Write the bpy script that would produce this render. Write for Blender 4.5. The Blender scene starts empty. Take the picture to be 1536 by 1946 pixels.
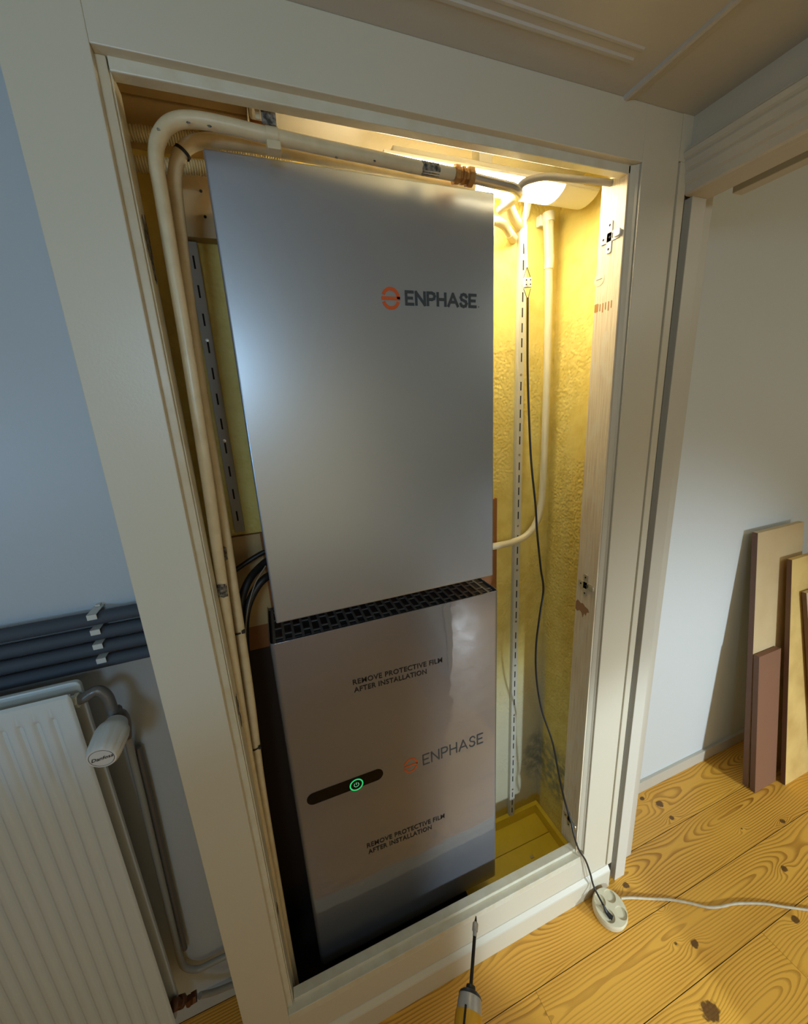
import bpy, bmesh, math, random
from mathutils import Vector, Matrix
random.seed(7)
PI = math.pi
C = bpy.context.scene.collection
sc = bpy.context.scene

# ---------------------------------------------------------------- camera
CAMP = Vector((0.0, -0.66, 1.5437))
FPX = 730.81
# rows: camera right / camera down / camera forward, in world axes (x right, y into the cupboard, z up)
def _n(v): return v.normalized()
_X = _n(Vector((2100, -309, FPX))); _D = _n(Vector((159, 2809, FPX)))
_Z = -_D; _Y = _Z.cross(_X)
RIGHT = Vector((_X[0], _Y[0], _Z[0])); DOWN = Vector((_X[1], _Y[1], _Z[1])); FWD = Vector((_X[2], _Y[2], _Z[2]))
FWD.normalize(); RIGHT = (RIGHT - FWD * RIGHT.dot(FWD)).normalized(); DOWN = FWD.cross(RIGHT)
cam_d = bpy.data.cameras.new('camera'); cam = bpy.data.objects.new('camera', cam_d); C.objects.link(cam)
cam_d.sensor_fit = 'HORIZONTAL'; cam_d.sensor_width = 36; cam_d.lens = FPX / 1536 * 36
cam_d.clip_start = 0.02; cam_d.clip_end = 50
U = -DOWN; B = -FWD
cam.matrix_world = Matrix(((RIGHT.x, U.x, B.x, CAMP.x), (RIGHT.y, U.y, B.y, CAMP.y), (RIGHT.z, U.z, B.z, CAMP.z), (0, 0, 0, 1)))
sc.camera = cam

def at(px, py, Y):
    """point of the vertical plane y = Y that shows at a pixel of the 1536x1946 frame"""
    d = RIGHT * ((px - 768) / FPX) + DOWN * ((py - 973) / FPX) + FWD
    return CAMP + d * ((Y - CAMP.y) / d.y)
def atz(px, py, Z):
    d = RIGHT * ((px - 768) / FPX) + DOWN * ((py - 973) / FPX) + FWD
    return CAMP + d * ((Z - CAMP.z) / d.z)
def depth_at(px, py, t):
    return CAMP + (RIGHT * ((px - 768) / FPX) + DOWN * ((py - 973) / FPX) + FWD) * t

# ---------------------------------------------------------------- light and exposure
sc.view_settings.view_transform = 'Standard'; sc.view_settings.look = 'None'
sc.view_settings.gamma = 1.0; sc.view_settings.exposure = 0.0; sc.view_settings.use_curve_mapping = False
w = bpy.data.worlds.new('world'); sc.world = w; w.use_nodes = True
w.node_tree.nodes['Background'].inputs['Color'].default_value = (0.78, 0.80, 0.78, 1)
w.node_tree.nodes['Background'].inputs['Strength'].default_value = 0.06

def area(name, loc, aim, sx, sy, power, col, spread=None):
    d = bpy.data.lights.new(name, 'AREA'); d.shape = 'RECTANGLE'; d.size = sx; d.size_y = sy
    d.energy = power; d.color = col
    if spread: d.spread = spread
    o = bpy.data.objects.new(name, d); C.objects.link(o)
    o.location = loc; o.rotation_euler = (Vector(aim) - Vector(loc)).to_track_quat('-Z', 'Y').to_euler(); o['kind'] = 'helper'
    return o
def spot(name, loc, aim, ang, blend, power, col, rad):
    d = bpy.data.lights.new(name, 'SPOT'); d.spot_size = math.radians(ang); d.spot_blend = blend; d.energy = power
    d.color = col; d.shadow_soft_size = rad
    o = bpy.data.objects.new(name, d); C.objects.link(o)
    o.location = loc; o.rotation_euler = (Vector(aim) - Vector(loc)).to_track_quat('-Z', 'Y').to_euler(); o['kind'] = 'helper'
    return o
# daylight of the room on the left, daylight through the doorway on the right, an added warm fill panel far behind
spot('window_light_left', (-1.30, -1.40, 1.42), (-0.42, 0.2, 1.80), 58, 0.35, 24, (0.30, 0.62, 1.0), 0.07)
area('window_light_behind', (-0.26, -1.50, 1.80), (-0.10, 0.0, 1.55), 0.20, 0.20, 4.2, (0.46, 0.73, 1.0))
spot('window_light_right', (2.15, -2.7, 0.95), (1.15, 0.1, 0.10), 52, 0.9, 265, (0.74, 0.88, 1.0), 0.10)
area('room_fill_back', (0.3, -2.70, 1.15), (0.3, 0.0, 1.15), 2.6, 1.7, 9.0, (1.0, 0.81, 0.46))
spot('work_light', (0.72, -2.30, 0.95), (0.93, 0.1, 0.22), 31, 0.6, 120, (0.66, 0.84, 1.0), 0.05)
area('hall_fill', (2.3, -1.3, 2.22), (2.2, -0.6, 0.0), 1.0, 1.0, 9.0, (0.96, 0.97, 0.84))  # added fill that brightens the upper white wall of the next room

# ---------------------------------------------------------------- helpers
def newbm(): return bmesh.new()
def add_box(bm, x0, x1, y0, y1, z0, z1, mat=None):
    vs = [bm.verts.new(p) for p in ((x0,y0,z0),(x1,y0,z0),(x1,y1,z0),(x0,y1,z0),(x0,y0,z1),(x1,y0,z1),(x1,y1,z1),(x0,y1,z1))]
    if mat is not None:
        for v in vs: v.co = mat @ v.co
    for f in ((0,3,2,1),(4,5,6,7),(0,1,5,4),(1,2,6,5),(2,3,7,6),(3,0,4,7)): bm.faces.new([vs[i] for i in f])
    return vs
def frames(pts):
    pts = [Vector(p) for p in pts]; out = []; prev = None
    for i, p in enumerate(pts):
        t = (pts[min(i+1, len(pts)-1)] - pts[max(i-1, 0)]).normalized()
        if prev is None:
            a = Vector((0,0,1)) if abs(t.z) < 0.9 else Vector((0,1,0)); n = t.cross(a).normalized()
        else:
            n = (prev - t * prev.dot(t)).normalized()
        prev = n; out.append((p, t, n, t.cross(n)))
    return out
def catmull(P, k=8):
    P = [Vector(p) for p in P]
    if len(P) < 3: return P
    Q = [P[0]*2-P[1]] + P + [P[-1]*2-P[-2]]; out = []
    for i in range(1, len(Q)-2):
        for j in range(k):
            t = j/k; a, b, c, d = Q[i-1], Q[i], Q[i+1], Q[i+2]
            out.append(0.5*((2*b)+(c-a)*t+(2*a-5*b+4*c-d)*t*t+(3*b-a-3*c+d)*t**3))
    out.append(P[-1]); return out
def add_tube(bm, pts, r, n=12, cap=True, flat=1.0):
    fr = frames(pts); rings = []
    for i, (p, t, a, b) in enumerate(fr):
        rr = r(i/(len(fr)-1)) if callable(r) else r
        rings.append([bm.verts.new(p + a*math.cos(2*PI*k/n)*rr + b*math.sin(2*PI*k/n)*rr*flat) for k in range(n)])
    for A, Bq in zip(rings, rings[1:]):
        for k in range(n): bm.faces.new((A[k], A[(k+1)%n], Bq[(k+1)%n], Bq[k]))
    if cap:
        bm.faces.new(list(reversed(rings[0]))); bm.faces.new(rings[-1])
def add_lathe(bm, prof, origin, axis, n=24):
    """prof: (distance along axis, radius)"""
    axis = Vector(axis).normalized(); o = Vector(origin)
    a = axis.cross(Vector((0,0,1)) if abs(axis.z) < 0.9 else Vector((0,1,0))).normalized(); b = axis.cross(a)
    rings = []
    for d, r in prof:
        if r < 1e-5: rings.append([bm.verts.new(o+axis*d)])
        else: rings.append([bm.verts.new(o+axis*d+a*math.cos(2*PI*k/n)*r+b*math.sin(2*PI*k/n)*r) for k in range(n)])
    for A, Bq in zip(rings, rings[1:]):
        for k in range(n):
            if len(A) == 1 and len(Bq) == 1: break
            if len(A) == 1: bm.faces.new((A[0], Bq[k], Bq[(k+1)%n]))
            elif len(Bq) == 1: bm.faces.new((A[k], A[(k+1)%n], Bq[0]))
            else: bm.faces.new((A[k], A[(k+1)%n], Bq[(k+1)%n], Bq[k]))
    if len(rings[0]) > 1: bm.faces.new(list(reversed(rings[0])))
    if len(rings[-1]) > 1: bm.faces.new(rings[-1])
def add_prism(bm, poly, f, h):
    """poly of 2D points; f maps (u, v, w) to 3D; extruded from w=0 to w=h"""
    lo = [bm.verts.new(f(u, v, 0)) for u, v in poly]; hi = [bm.verts.new(f(u, v, h)) for u, v in poly]
    bm.faces.new(lo); bm.faces.new(list(reversed(hi)))
    n = len(poly)
    for i in range(n): bm.faces.new((lo[i], hi[i], hi[(i+1)%n], lo[(i+1)%n]))
def rrect(x0, x1, z0, z1, r, k=6):
    out = []
    for cx, cz, a0 in ((x1-r, z0+r, -90), (x1-r, z1-r, 0), (x0+r, z1-r, 90), (x0+r, z0+r, 180)):
        for i in range(k+1):
            a = math.radians(a0 + 90*i/k); out.append((cx+r*math.cos(a), cz+r*math.sin(a)))
    return out
def obj(name, bm, mat, parent=None, bevel=0, smooth=False, seg=2):
    bmesh.ops.recalc_face_normals(bm, faces=bm.faces)
    me = bpy.data.meshes.new(name); bm.to_mesh(me); bm.free()
    o = bpy.data.objects.new(name, me); C.objects.link(o)
    if mat: me.materials.append(mat)
    if smooth:
        for p in me.polygons: p.use_smooth = True
        try: me.set_sharp_from_angle(angle=math.radians(38))
        except Exception: pass
    if bevel:
        m = o.modifiers.new('bevel', 'BEVEL'); m.width = bevel; m.segments = seg; m.limit_method = 'ANGLE'; m.angle_limit = math.radians(40)
    if parent:
        o.parent = parent; o.matrix_parent_inverse = Matrix.Translation(-abs_loc(parent))
    return o
def abs_loc(o):
    v = Vector(o.location)
    if o.parent: v = v + abs_loc(o.parent) + o.matrix_parent_inverse.translation
    return v
def box(name, x0, x1, y0, y1, z0, z1, mat, parent=None, bevel=0):
    bm = newbm(); add_box(bm, x0, x1, y0, y1, z0, z1); return obj(name, bm, mat, parent, bevel)
def tube(name, pts, r, mat, parent=None, n=12, smoothpath=True, flat=1.0):
    bm = newbm(); add_tube(bm, catmull(pts) if smoothpath else [Vector(p) for p in pts], r, n, flat=flat); return obj(name, bm, mat, parent, smooth=True)
def lathe(name, prof, origin, axis, mat, parent=None, n=24):
    bm = newbm(); add_lathe(bm, prof, origin, axis, n); return obj(name, bm, mat, parent, smooth=True)
def thing(name, label, cat, loc=(0,0,0), group=None):
    o = bpy.data.objects.new(name, None); C.objects.link(o); o.location = loc; o.empty_display_size = 0.02
    o['label'] = label; o['category'] = cat
    if group: o['group'] = group
    return o
def tag(o, label, cat, group=None):
    o['label'] = label; o['category'] = cat
    if group: o['group'] = group
    return o
def struct(o, label=None):
    o['kind'] = 'structure'
    if label: o['label'] = label
    return o
def sroot(name, label=None):
    o = bpy.data.objects.new(name, None); C.objects.link(o); o.empty_display_size = 0.02
    return struct(o, label)

# ---------------------------------------------------------------- materials
def mat(name, col, rough=0.6, metal=0.0, bump=None, vary=None, coat=0, coat_rough=0.05, spec=None):
    m = bpy.data.materials.new(name); m.use_nodes = True; nt = m.node_tree; b = nt.nodes['Principled BSDF']
    b.inputs['Base Color'].default_value = (*col, 1); b.inputs['Roughness'].default_value = rough; b.inputs['Metallic'].default_value = metal
    if coat: b.inputs['Coat Weight'].default_value = coat; b.inputs['Coat Roughness'].default_value = coat_rough
    if spec is not None: b.inputs['Specular IOR Level'].default_value = spec
    tc = nt.nodes.new('ShaderNodeTexCoord')
    if vary:
        sc_, amt, col2 = vary
        n = nt.nodes.new('ShaderNodeTexNoise'); n.inputs['Scale'].default_value = sc_; n.inputs['Detail'].default_value = 4
        nt.links.new(tc.outputs['Object'], n.inputs['Vector'])
        r = nt.nodes.new('ShaderNodeMapRange'); r.inputs['From Min'].default_value = 0.4; r.inputs['From Max'].default_value = 0.72; r.inputs['To Max'].default_value = amt
        nt.links.new(n.outputs['Fac'], r.inputs['Value'])
        mx = nt.nodes.new('ShaderNodeMix'); mx.data_type = 'RGBA'; mx.inputs['A'].default_value = (*col, 1); mx.inputs['B'].default_value = (*col2, 1)
        nt.links.new(r.outputs['Result'], mx.inputs['Factor']); nt.links.new(mx.outputs['Result'], b.inputs['Base Color'])
    if bump:
        sc_, st, dist = bump
        n = nt.nodes.new('ShaderNodeTexNoise'); n.inputs['Scale'].default_value = sc_; n.inputs['Detail'].default_value = 5
        nt.links.new(tc.outputs['Object'], n.inputs['Vector'])
        bp = nt.nodes.new('ShaderNodeBump'); bp.inputs['Strength'].default_value = st; bp.inputs['Distance'].default_value = dist
        nt.links.new(n.outputs['Fac'], bp.inputs['Height']); nt.links.new(bp.outputs['Normal'], b.inputs['Normal'])
    return m
class NG:
    """tiny helper for node math"""
    def __init__(s, m): s.nt = m.node_tree; s.L = s.nt.links
    def n(s, t, **k):
        x = s.nt.nodes.new(t)
        for a, v in k.items(): setattr(x, a, v)
        return x
    def put(s, sock, v):
        if hasattr(v, 'is_output'): s.L.new(v, sock)
        else: sock.default_value = v
    def m(s, op, a, b=0.0, c=None):
        x = s.n('ShaderNodeMath', operation=op); s.put(x.inputs[0], a); s.put(x.inputs[1], b)
        if c is not None: s.put(x.inputs[2], c)
        return x.outputs[0]
    def noise(s, vec, scale, detail=2, rough=0.5):
        x = s.n('ShaderNodeTexNoise'); s.put(x.inputs['Scale'], scale); s.put(x.inputs['Detail'], detail); s.put(x.inputs['Roughness'], rough); s.L.new(vec, x.inputs['Vector']); return x.outputs['Fac']
    def comb(s, x_, y_, z_):
        x = s.n('ShaderNodeCombineXYZ'); s.put(x.inputs[0], x_); s.put(x.inputs[1], y_); s.put(x.inputs[2], z_); return x.outputs[0]
    def mix(s, f, a, b):
        x = s.n('ShaderNodeMix', data_type='RGBA'); s.put(x.inputs['Factor'], f); s.put(x.inputs['A'], a); s.put(x.inputs['B'], b); return x.outputs['Result']
    def rng(s, v, a, b, c=0.0, d=1.0, smooth=True):
        x = s.n('ShaderNodeMapRange', interpolation_type='SMOOTHSTEP' if smooth else 'LINEAR'); s.put(x.inputs['Value'], v)
        for nme, q in (('From Min', a), ('From Max', b), ('To Min', c), ('To Max', d)): x.inputs[nme].default_value = q
        return x.outputs['Result']

# pine floor: growth rings of a plain-sawn log, knots that push the rings aside
KNOTS = [(1.232,.158,.008),(1.275,.118,.013),(1.266,.063,.008),(.926,-.029,.009),(1.443,-.192,.009),(.935,-.187,.004),(.974,-.120,.0),(.984,-.208,.010),
         (1.313,-.282,.010),(.889,-.310,.020),(1.457,-.06,.003),(1.62,-.10,.008)]
def pine(name, light, dark, knots, axis='x', freq=1.0, rough=0.28, plank=0.15):
    m = mat(name, light, rough); g = NG(m); b = g.nt.nodes['Principled BSDF']
    tc = g.n('ShaderNodeTexCoord'); sp = g.n('ShaderNodeSeparateXYZ'); g.L.new(tc.outputs['Object'], sp.inputs[0])
    x, y, z = sp.outputs
    if axis == 'z': x, y, z = z, x, y
    oi = g.n('ShaderNodeObjectInfo'); rnd = oi.outputs['Random']
    seed = g.m('MULTIPLY', rnd, 37.0)
    v1 = g.comb(g.m('MULTIPLY', x, 1.5), g.m('MULTIPLY', y, 0.8), seed)
    v2 = g.comb(g.m('MULTIPLY', x, 7.0), g.m('MULTIPLY', y, 22.0), g.m('ADD', seed, 9.0))
    n1 = g.noise(v1, 1.0, 2); n2 = g.noise(v2, 1.0, 2)
    # distance from the heart of the log
    fr = g.m('FRACT', g.m('DIVIDE', g.m('ADD', y, 10.3), plank))
    yy = g.m('MULTIPLY', g.m('SUBTRACT', fr, g.m('MULTIPLY_ADD', rnd, 0.4, 0.3)), plank)
    dep = g.m('ADD', g.m('MULTIPLY', g.m('ABSOLUTE', g.m('SUBTRACT', n1, 0.40)), 0.16), g.m('MULTIPLY', n2, 0.006))
    ph = g.m('SQRT', g.m('ADD', g.m('MULTIPLY', yy, yy), g.m('MULTIPLY', dep, dep)))
    kmask = None
    for kx, ky, kr in knots:
        dx = g.m('MULTIPLY', g.m('SUBTRACT', x, kx), 0.45); dy = g.m('SUBTRACT', y, ky)
        d2 = g.m('ADD', g.m('MULTIPLY', dx, dx), g.m('MULTIPLY', dy, dy))
        s = max(kr, .005) * 1.7
        ex = g.m('EXPONENT', g.m('MULTIPLY', d2, -1.0/(s*s)))
        ph = g.m('MULTIPLY_ADD', ex, 0.012 + kr*0.5, ph)
        if kr > 0:
            dx1 = g.m('MULTIPLY', g.m('SUBTRACT', x, kx), 0.75)
            dd = g.m('SQRT', g.m('ADD', g.m('MULTIPLY', dx1, dx1), g.m('MULTIPLY', dy, dy)))
            dd = g.m('ADD', dd, g.m('MULTIPLY', g.m('SUBTRACT', g.noise(tc.outputs['Object'], 90, 2), .5), kr*0.9))
            k = g.rng(dd, kr*0.75, kr*1.05, 1.0, 0.0)
            kmask = k if kmask is None else g.m('MAXIMUM', kmask, k)
    rings = g.m('FRACT', g.m('MULTIPLY', ph, 150.0*freq))
    late = g.m('MULTIPLY', g.rng(rings, 0.35, 0.88), g.rng(rings, 0.90, 1.0, 1.0, 0.0))
    fine = g.noise(g.comb(g.m('MULTIPLY', x, 14.0), g.m('MULTIPLY', y, 520.0), seed), 1.0, 2)
    tone = g.noise(g.comb(g.m('MULTIPLY', x, 1.2), g.m('MULTIPLY', y, 9.0), seed), 1.0, 2)
    f = g.m('MULTIPLY', late, g.m('MULTIPLY_ADD', g.noise(v1, 2.3, 2), 1.3, -0.05))
    f = g.m('ADD', f, g.m('MULTIPLY', g.m('SUBTRACT', fine, 0.5), 0.35))
    f = g.m('ADD', f, g.m('MULTIPLY', g.m('SUBTRACT', tone, 0.45), 0.7))
    f = g.m('ADD', f, g.m('MULTIPLY', g.m('SUBTRACT', rnd, 0.5), 0.18))
    f = g.m('MINIMUM', g.m('MAXIMUM', f, 0.0), 1.0)
    col = g.mix(f, (*light, 1), (*dark, 1))
    if kmask is not None:
        kc = g.mix(g.noise(tc.outputs['Object'], 160, 2), (0.020, 0.008, 0.003, 1), (0.17, 0.065, 0.015, 1))
        col = g.mix(g.m('MULTIPLY', kmask, 0.9), col, kc)
    g.L.new(col, b.inputs['Base Color'])
    g.L.new(g.m('MULTIPLY_ADD', g.noise(tc.outputs['Object'], 9, 3), 0.22, rough), b.inputs['Roughness'])
    bp = g.n('ShaderNodeBump'); bp.inputs['Strength'].default_value = 0.12; bp.inputs['Distance'].default_value = 0.0006
    g.L.new(fine, bp.inputs['Height']); g.L.new(bp.outputs['Normal'], b.inputs['Normal'])
    return m

M = {}
M['floor'] = pine('pine_floor', (0.86, 0.45, 0.062), (0.36, 0.13, 0.009), KNOTS)
M['cream'] = mat('cream_gloss_paint', (0.62, 0.565, 0.43), 0.36, bump=(260, 0.25, 0.0006))
M['cream_wall'] = mat('cream_wall_paint', (0.60, 0.57, 0.47), 0.42, bump=(180, 0.3, 0.0010))
M['cream_edge'] = mat('cream_bead_paint', (0.66, 0.62, 0.48), 0.35, bump=(120, 0.35, 0.0010), vary=(30, 0.5, (0.55, 0.46, 0.28)))
M['seam'] = mat('dirty_plank_side', (0.05, 0.03, 0.012), 0.9)
M['groove'] = mat('dark_joint', (0.10, 0.085, 0.06), 0.8)
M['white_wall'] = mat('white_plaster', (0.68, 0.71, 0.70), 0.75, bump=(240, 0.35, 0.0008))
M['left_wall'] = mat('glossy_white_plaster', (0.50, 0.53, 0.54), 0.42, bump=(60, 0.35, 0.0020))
M['ceiling'] = mat('ceiling_paint', (0.52, 0.50, 0.44), 0.5, bump=(120, 0.3, 0.0010))
M['casing'] = mat('casing_paint', (0.60, 0.56, 0.46), 0.38, bump=(140, 0.3, 0.0007))
M['pipe'] = mat('cream_pipe_paint', (0.66, 0.55, 0.34), 0.33, bump=(90, 0.3, 0.0010), vary=(38, 0.35, (0.42, 0.30, 0.14)))
M['chip'] = mat('chipped_paint_black', (0.035, 0.03, 0.025), 0.6, vary=(150, 0.8, (0.42, 0.38, 0.30)), bump=(300, .6, .001))
M['brass'] = mat('old_brass', (0.42, 0.20, 0.06), 0.35, 0.8, bump=(200, 0.5, 0.001), vary=(90, 0.9, (0.62, 0.42, 0.18)))
M['grey_cable'] = mat('grey_conduit', (0.26, 0.235, 0.20), 0.5)
M['white_plastic'] = mat('white_plastic', (0.78, 0.76, 0.68), 0.4)
M['pvc'] = mat('painted_pvc', (0.74, 0.66, 0.42), 0.38, bump=(70, .3, .001))
M['pvc_raw'] = mat('cream_plastic_tube', (0.72, 0.62, 0.36), 0.4)
M['rail'] = mat('painted_rail', (0.62, 0.60, 0.50), 0.42, bump=(80, .2, .001))
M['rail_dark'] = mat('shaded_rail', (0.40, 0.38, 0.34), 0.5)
M['slot'] = mat('slot_black', (0.012, 0.010, 0.008), 0.9)
M['screw'] = mat('screw_steel', (0.42, 0.38, 0.32), 0.35, 0.9)
M['nickel'] = mat('nickel_plate', (0.66, 0.62, 0.55), 0.28, 0.8)
M['ply'] = mat('birch_plywood', (0.56, 0.43, 0.24), 0.55, vary=(14, 0.5, (0.46, 0.33, 0.16)), bump=(300, .2, .0005))
M['dark_filler'] = mat('dark_filler', (0.035, 0.02, 0.012), 0.7)
M['ply_brown'] = mat('plywood_edge_brown', (0.30, 0.115, 0.03), 0.6)
M['satin'] = mat('satin_grey_metal', (0.385, 0.42, 0.46), 0.33, 0.70, bump=(900, 0.05, 0.0003))
M['satin_side'] = mat('grey_metal_edge', (0.28, 0.26, 0.23), 0.45, 0.4)
M['film'] = mat('filmed_metal', (0.19, 0.205, 0.235), 0.40, 0.5, coat=1.0, coat_rough=0.03, bump=None)
M['film'].node_tree.nodes['Principled BSDF'].inputs['Coat IOR'].default_value = 2.0
M['black'] = mat('black_plastic', (0.012, 0.012, 0.013), 0.45)
M['blackgloss'] = mat('black_gloss', (0.003, 0.003, 0.003), 0.06, spec=0.25)
M['vent'] = mat('vent_grey_metal', (0.16, 0.155, 0.14), 0.45, 0.3)
M['orange'] = mat('orange_print', (0.60, 0.095, 0.012), 0.5)
M['charcoal'] = mat('charcoal_print', (0.035, 0.045, 0.05), 0.5)
M['ink'] = mat('black_print', (0.006, 0.006, 0.006), 0.5)
M['socket'] = mat('ivory_plastic', (0.68, 0.61, 0.42), 0.35, vary=(40, .35, (0.55, 0.47, 0.30)))
M['cord_white'] = mat('ivory_cord', (0.62, 0.54, 0.38), 0.5, vary=(60, .6, (.42, .34, .2)))
M['tool_yellow'] = mat('tool_yellow', (0.72, 0.36, 0.012), 0.45)
M['alu'] = mat('cast_aluminium', (0.52, 0.50, 0.46), 0.42, 0.45, bump=(300, .3, .0006))
M['steel_dark'] = mat('dark_steel', (0.03, 0.028, 0.026), 0.35, 0.6)
M['rad'] = mat('radiator_enamel', (0.60, 0.62, 0.58), 0.38, bump=(160, .25, .0006))
M['insul'] = mat('grey_foam_insulation', (0.055, 0.065, 0.08), 0.75, bump=(150, .3, .001))
M['iron'] = mat('painted_iron', (0.15, 0.135, 0.115), 0.35, 0.25, bump=(70, .4, .002))
M['iron_pipe'] = mat('painted_grey_pipe', (0.34, 0.33, 0.28), 0.3, bump=(60, .3, .001))
M['valve'] = mat('valve_plastic', (0.62, 0.60, 0.54), 0.42)
M['rust'] = mat('rusty_brass', (0.14, 0.055, 0.02), 0.5, 0.5)
M['board_light'] = mat('beech_ply_board', (0.66, 0.50, 0.27), 0.5, vary=(9, .5, (.56, .39, .18)), bump=(200, .15, .0005))
M['board_yellow'] = mat('yellow_ply_board', (0.80, 0.56, 0.19), 0.5, vary=(8, .7, (.52, .31, .08)), bump=(200, .15, .0005))
M['board_brown'] = mat('brown_mahogany_board', (0.24, 0.11, 0.055), 0.6, vary=(14, .5, (.23, .10, .05)), bump=(240, .2, .0005))
M['board_edge'] = mat('brown_board_edge', (0.17, 0.09, 0.06), 0.6)
M['brown_paint'] = mat('brown_top_boards', (0.58, 0.41, 0.19), 0.6, bump=(60, .4, .002))

# yellow closet plaster: bumpy, with mould, and whitish light painted in low on the back wall
def closet_plaster():
    m = mat('yellow_plaster', (0.80, 0.62, 0.12), 0.55); g = NG(m); b = g.nt.nodes['Principled BSDF']
    tc = g.n('ShaderNodeTexCoord'); sp = g.n('ShaderNodeSeparateXYZ'); g.L.new(tc.outputs['Object'], sp.inputs[0]); x, y, z = sp.outputs
    big = g.noise(tc.outputs['Object'], 5.0, 3); mid = g.noise(tc.outputs['Object'], 26, 4)
    pale = g.m('ADD', g.m('ADD', z, g.m('MULTIPLY', big, 0.5)), g.m('MULTIPLY', y, -1.2))
    pale = g.rng(pale, 0.15, 0.85, 1.0, 0.0)
    col = g.mix(g.rng(mid, .35, .75), (0.83, 0.67, 0.19, 1), (0.74, 0.57, 0.13, 1))
    col = g.mix(g.m('MULTIPLY', pale, 0.0), col, (0.5, 0.5, 0.4, 1))
    # greyish zone low on the back wall only: cool light put into the colour
    back = g.rng(y, 0.262, 0.276)
    low = g.rng(g.m('ADD', z, g.m('MULTIPLY', big, 0.35)), 0.55, 1.15, 1.0, 0.0)
    col = g.mix(g.m('MULTIPLY', g.m('MULTIPLY', low, back), 0.85), col, (0.56, 0.54, 0.42, 1))
    foot = g.rng(g.m('ADD', z, g.m('MULTIPLY', mid, 0.04)), 0.09, 0.11, 1.0, 0.0)
    col = g.mix(g.m('MULTIPLY', foot, back), col, (0.60, 0.42, 0.06, 1))
    dx = g.m('DIVIDE', g.m('SUBTRACT', x, 0.815), 0.075); dz = g.m('DIVIDE', g.m('SUBTRACT', z, 0.27), 0.13)
    dd = g.m('ADD', g.m('MULTIPLY', dx, dx), g.m('MULTIPLY', dz, dz))
    mould = g.m('MULTIPLY', g.rng(dd, 0.1, 1.1, 1.0, 0.0), g.rng(g.noise(tc.outputs['Object'], 38, 4), .3, .65))
    col = g.mix(g.m('MULTIPLY', mould, 0.75), col, (0.16, 0.17, 0.15, 1))
    g.L.new(col, b.inputs['Base Color'])
    vo = g.n('ShaderNodeTexVoronoi', feature='SMOOTH_F1'); vo.inputs['Scale'].default_value = 130; g.L.new(tc.outputs['Object'], vo.inputs['Vector'])
    rough_zone = g.rng(g.noise(tc.outputs['Object'], 4.0, 2), .38, .58)
    h = g.m('ADD', g.m('MULTIPLY', g.m('MULTIPLY', vo.outputs['Distance'], 1.2), rough_zone), g.m('MULTIPLY', g.noise(tc.outputs['Object'], 60, 4), 0.5))
    bp = g.n('ShaderNodeBump'); bp.inputs['Strength'].default_value = 0.55; bp.inputs['Distance'].default_value = 0.0035
    g.L.new(h, bp.inputs['Height']); g.L.new(bp.outputs['Normal'], b.inputs['Normal'])
    return m
M['yellow'] = closet_plaster()
M['yellow_floor'] = mat('yellow_floor_paint', (0.88, 0.62, 0.04), 0.4, bump=(120, .3, .0008), vary=(20, .4, (.76, .52, .03)))
# bare scratched wood of the jamb
def jamb_wood():
    m = mat('scraped_jamb_wood', (0.66, 0.54, 0.36), 0.5); g = NG(m); b = g.nt.nodes['Principled BSDF']
    tc = g.n('ShaderNodeTexCoord'); sp = g.n('ShaderNodeSeparateXYZ'); g.L.new(tc.outputs['Object'], sp.inputs[0]); x, y, z = sp.outputs
    s = g.noise(g.comb(0.0, g.m('MULTIPLY', y, 520), g.m('MULTIPLY', z, 9)), 1.0, 3)
    p = g.noise(g.comb(3.0, g.m('MULTIPLY', y, 30), g.m('MULTIPLY', z, 14)), 1.0, 3)
    col = g.mix(g.rng(s, .35, .7), (0.82, 0.71, 0.50, 1), (0.64, 0.50, 0.33, 1))
    col = g.mix(g.m('MULTIPLY', g.rng(p, .52, .62), .55), col, (0.76, 0.70, 0.55, 1))
    g.L.new(col, b.inputs['Base Color'])
    bp = g.n('ShaderNodeBump'); bp.inputs['Strength'].default_value = .3; bp.inputs['Distance'].default_value = .001
    g.L.new(s, bp.inputs['Height']); g.L.new(bp.outputs['Normal'], b.inputs['Normal'])
    return m
M['jamb'] = jamb_wood()
# brushed-looking film: slightly wavy clear coat
def wavy(m, scale, dist):
    g = NG(m); b = g.nt.nodes['Principled BSDF']; tc = g.n('ShaderNodeTexCoord')
    bp = g.n('ShaderNodeBump'); bp.inputs['Strength'].default_value = 1.0; bp.inputs['Distance'].default_value = dist
    g.L.new(g.noise(tc.outputs['Object'], scale, 2), bp.inputs['Height']); g.L.new(bp.outputs['Normal'], b.inputs['Coat Normal'])
wavy(M['film'], 7, 0.0016)
def emit(name, col, strength):
    m = bpy.data.materials.new(name); m.use_nodes = True; b = m.node_tree.nodes['Principled BSDF']
    b.inputs['Base Color'].default_value = (*col, 1); b.inputs['Emission Color'].default_value = (*col, 1); b.inputs['Emission Strength'].default_value = strength
    return m
M['lamp_glow'] = emit('lamp_diffuser_glow', (1.0, 0.88, 0.62), 52.0)
M['green_led'] = emit('green_led_ring', (0.02, 0.62, 0.18), 0.7)
M['green_sym'] = emit('green_led_symbol', (0.25, 0.75, 0.45), 0.35)

# ================================================================ STRUCTURE
CZ = 2.075            # ceiling
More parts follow.
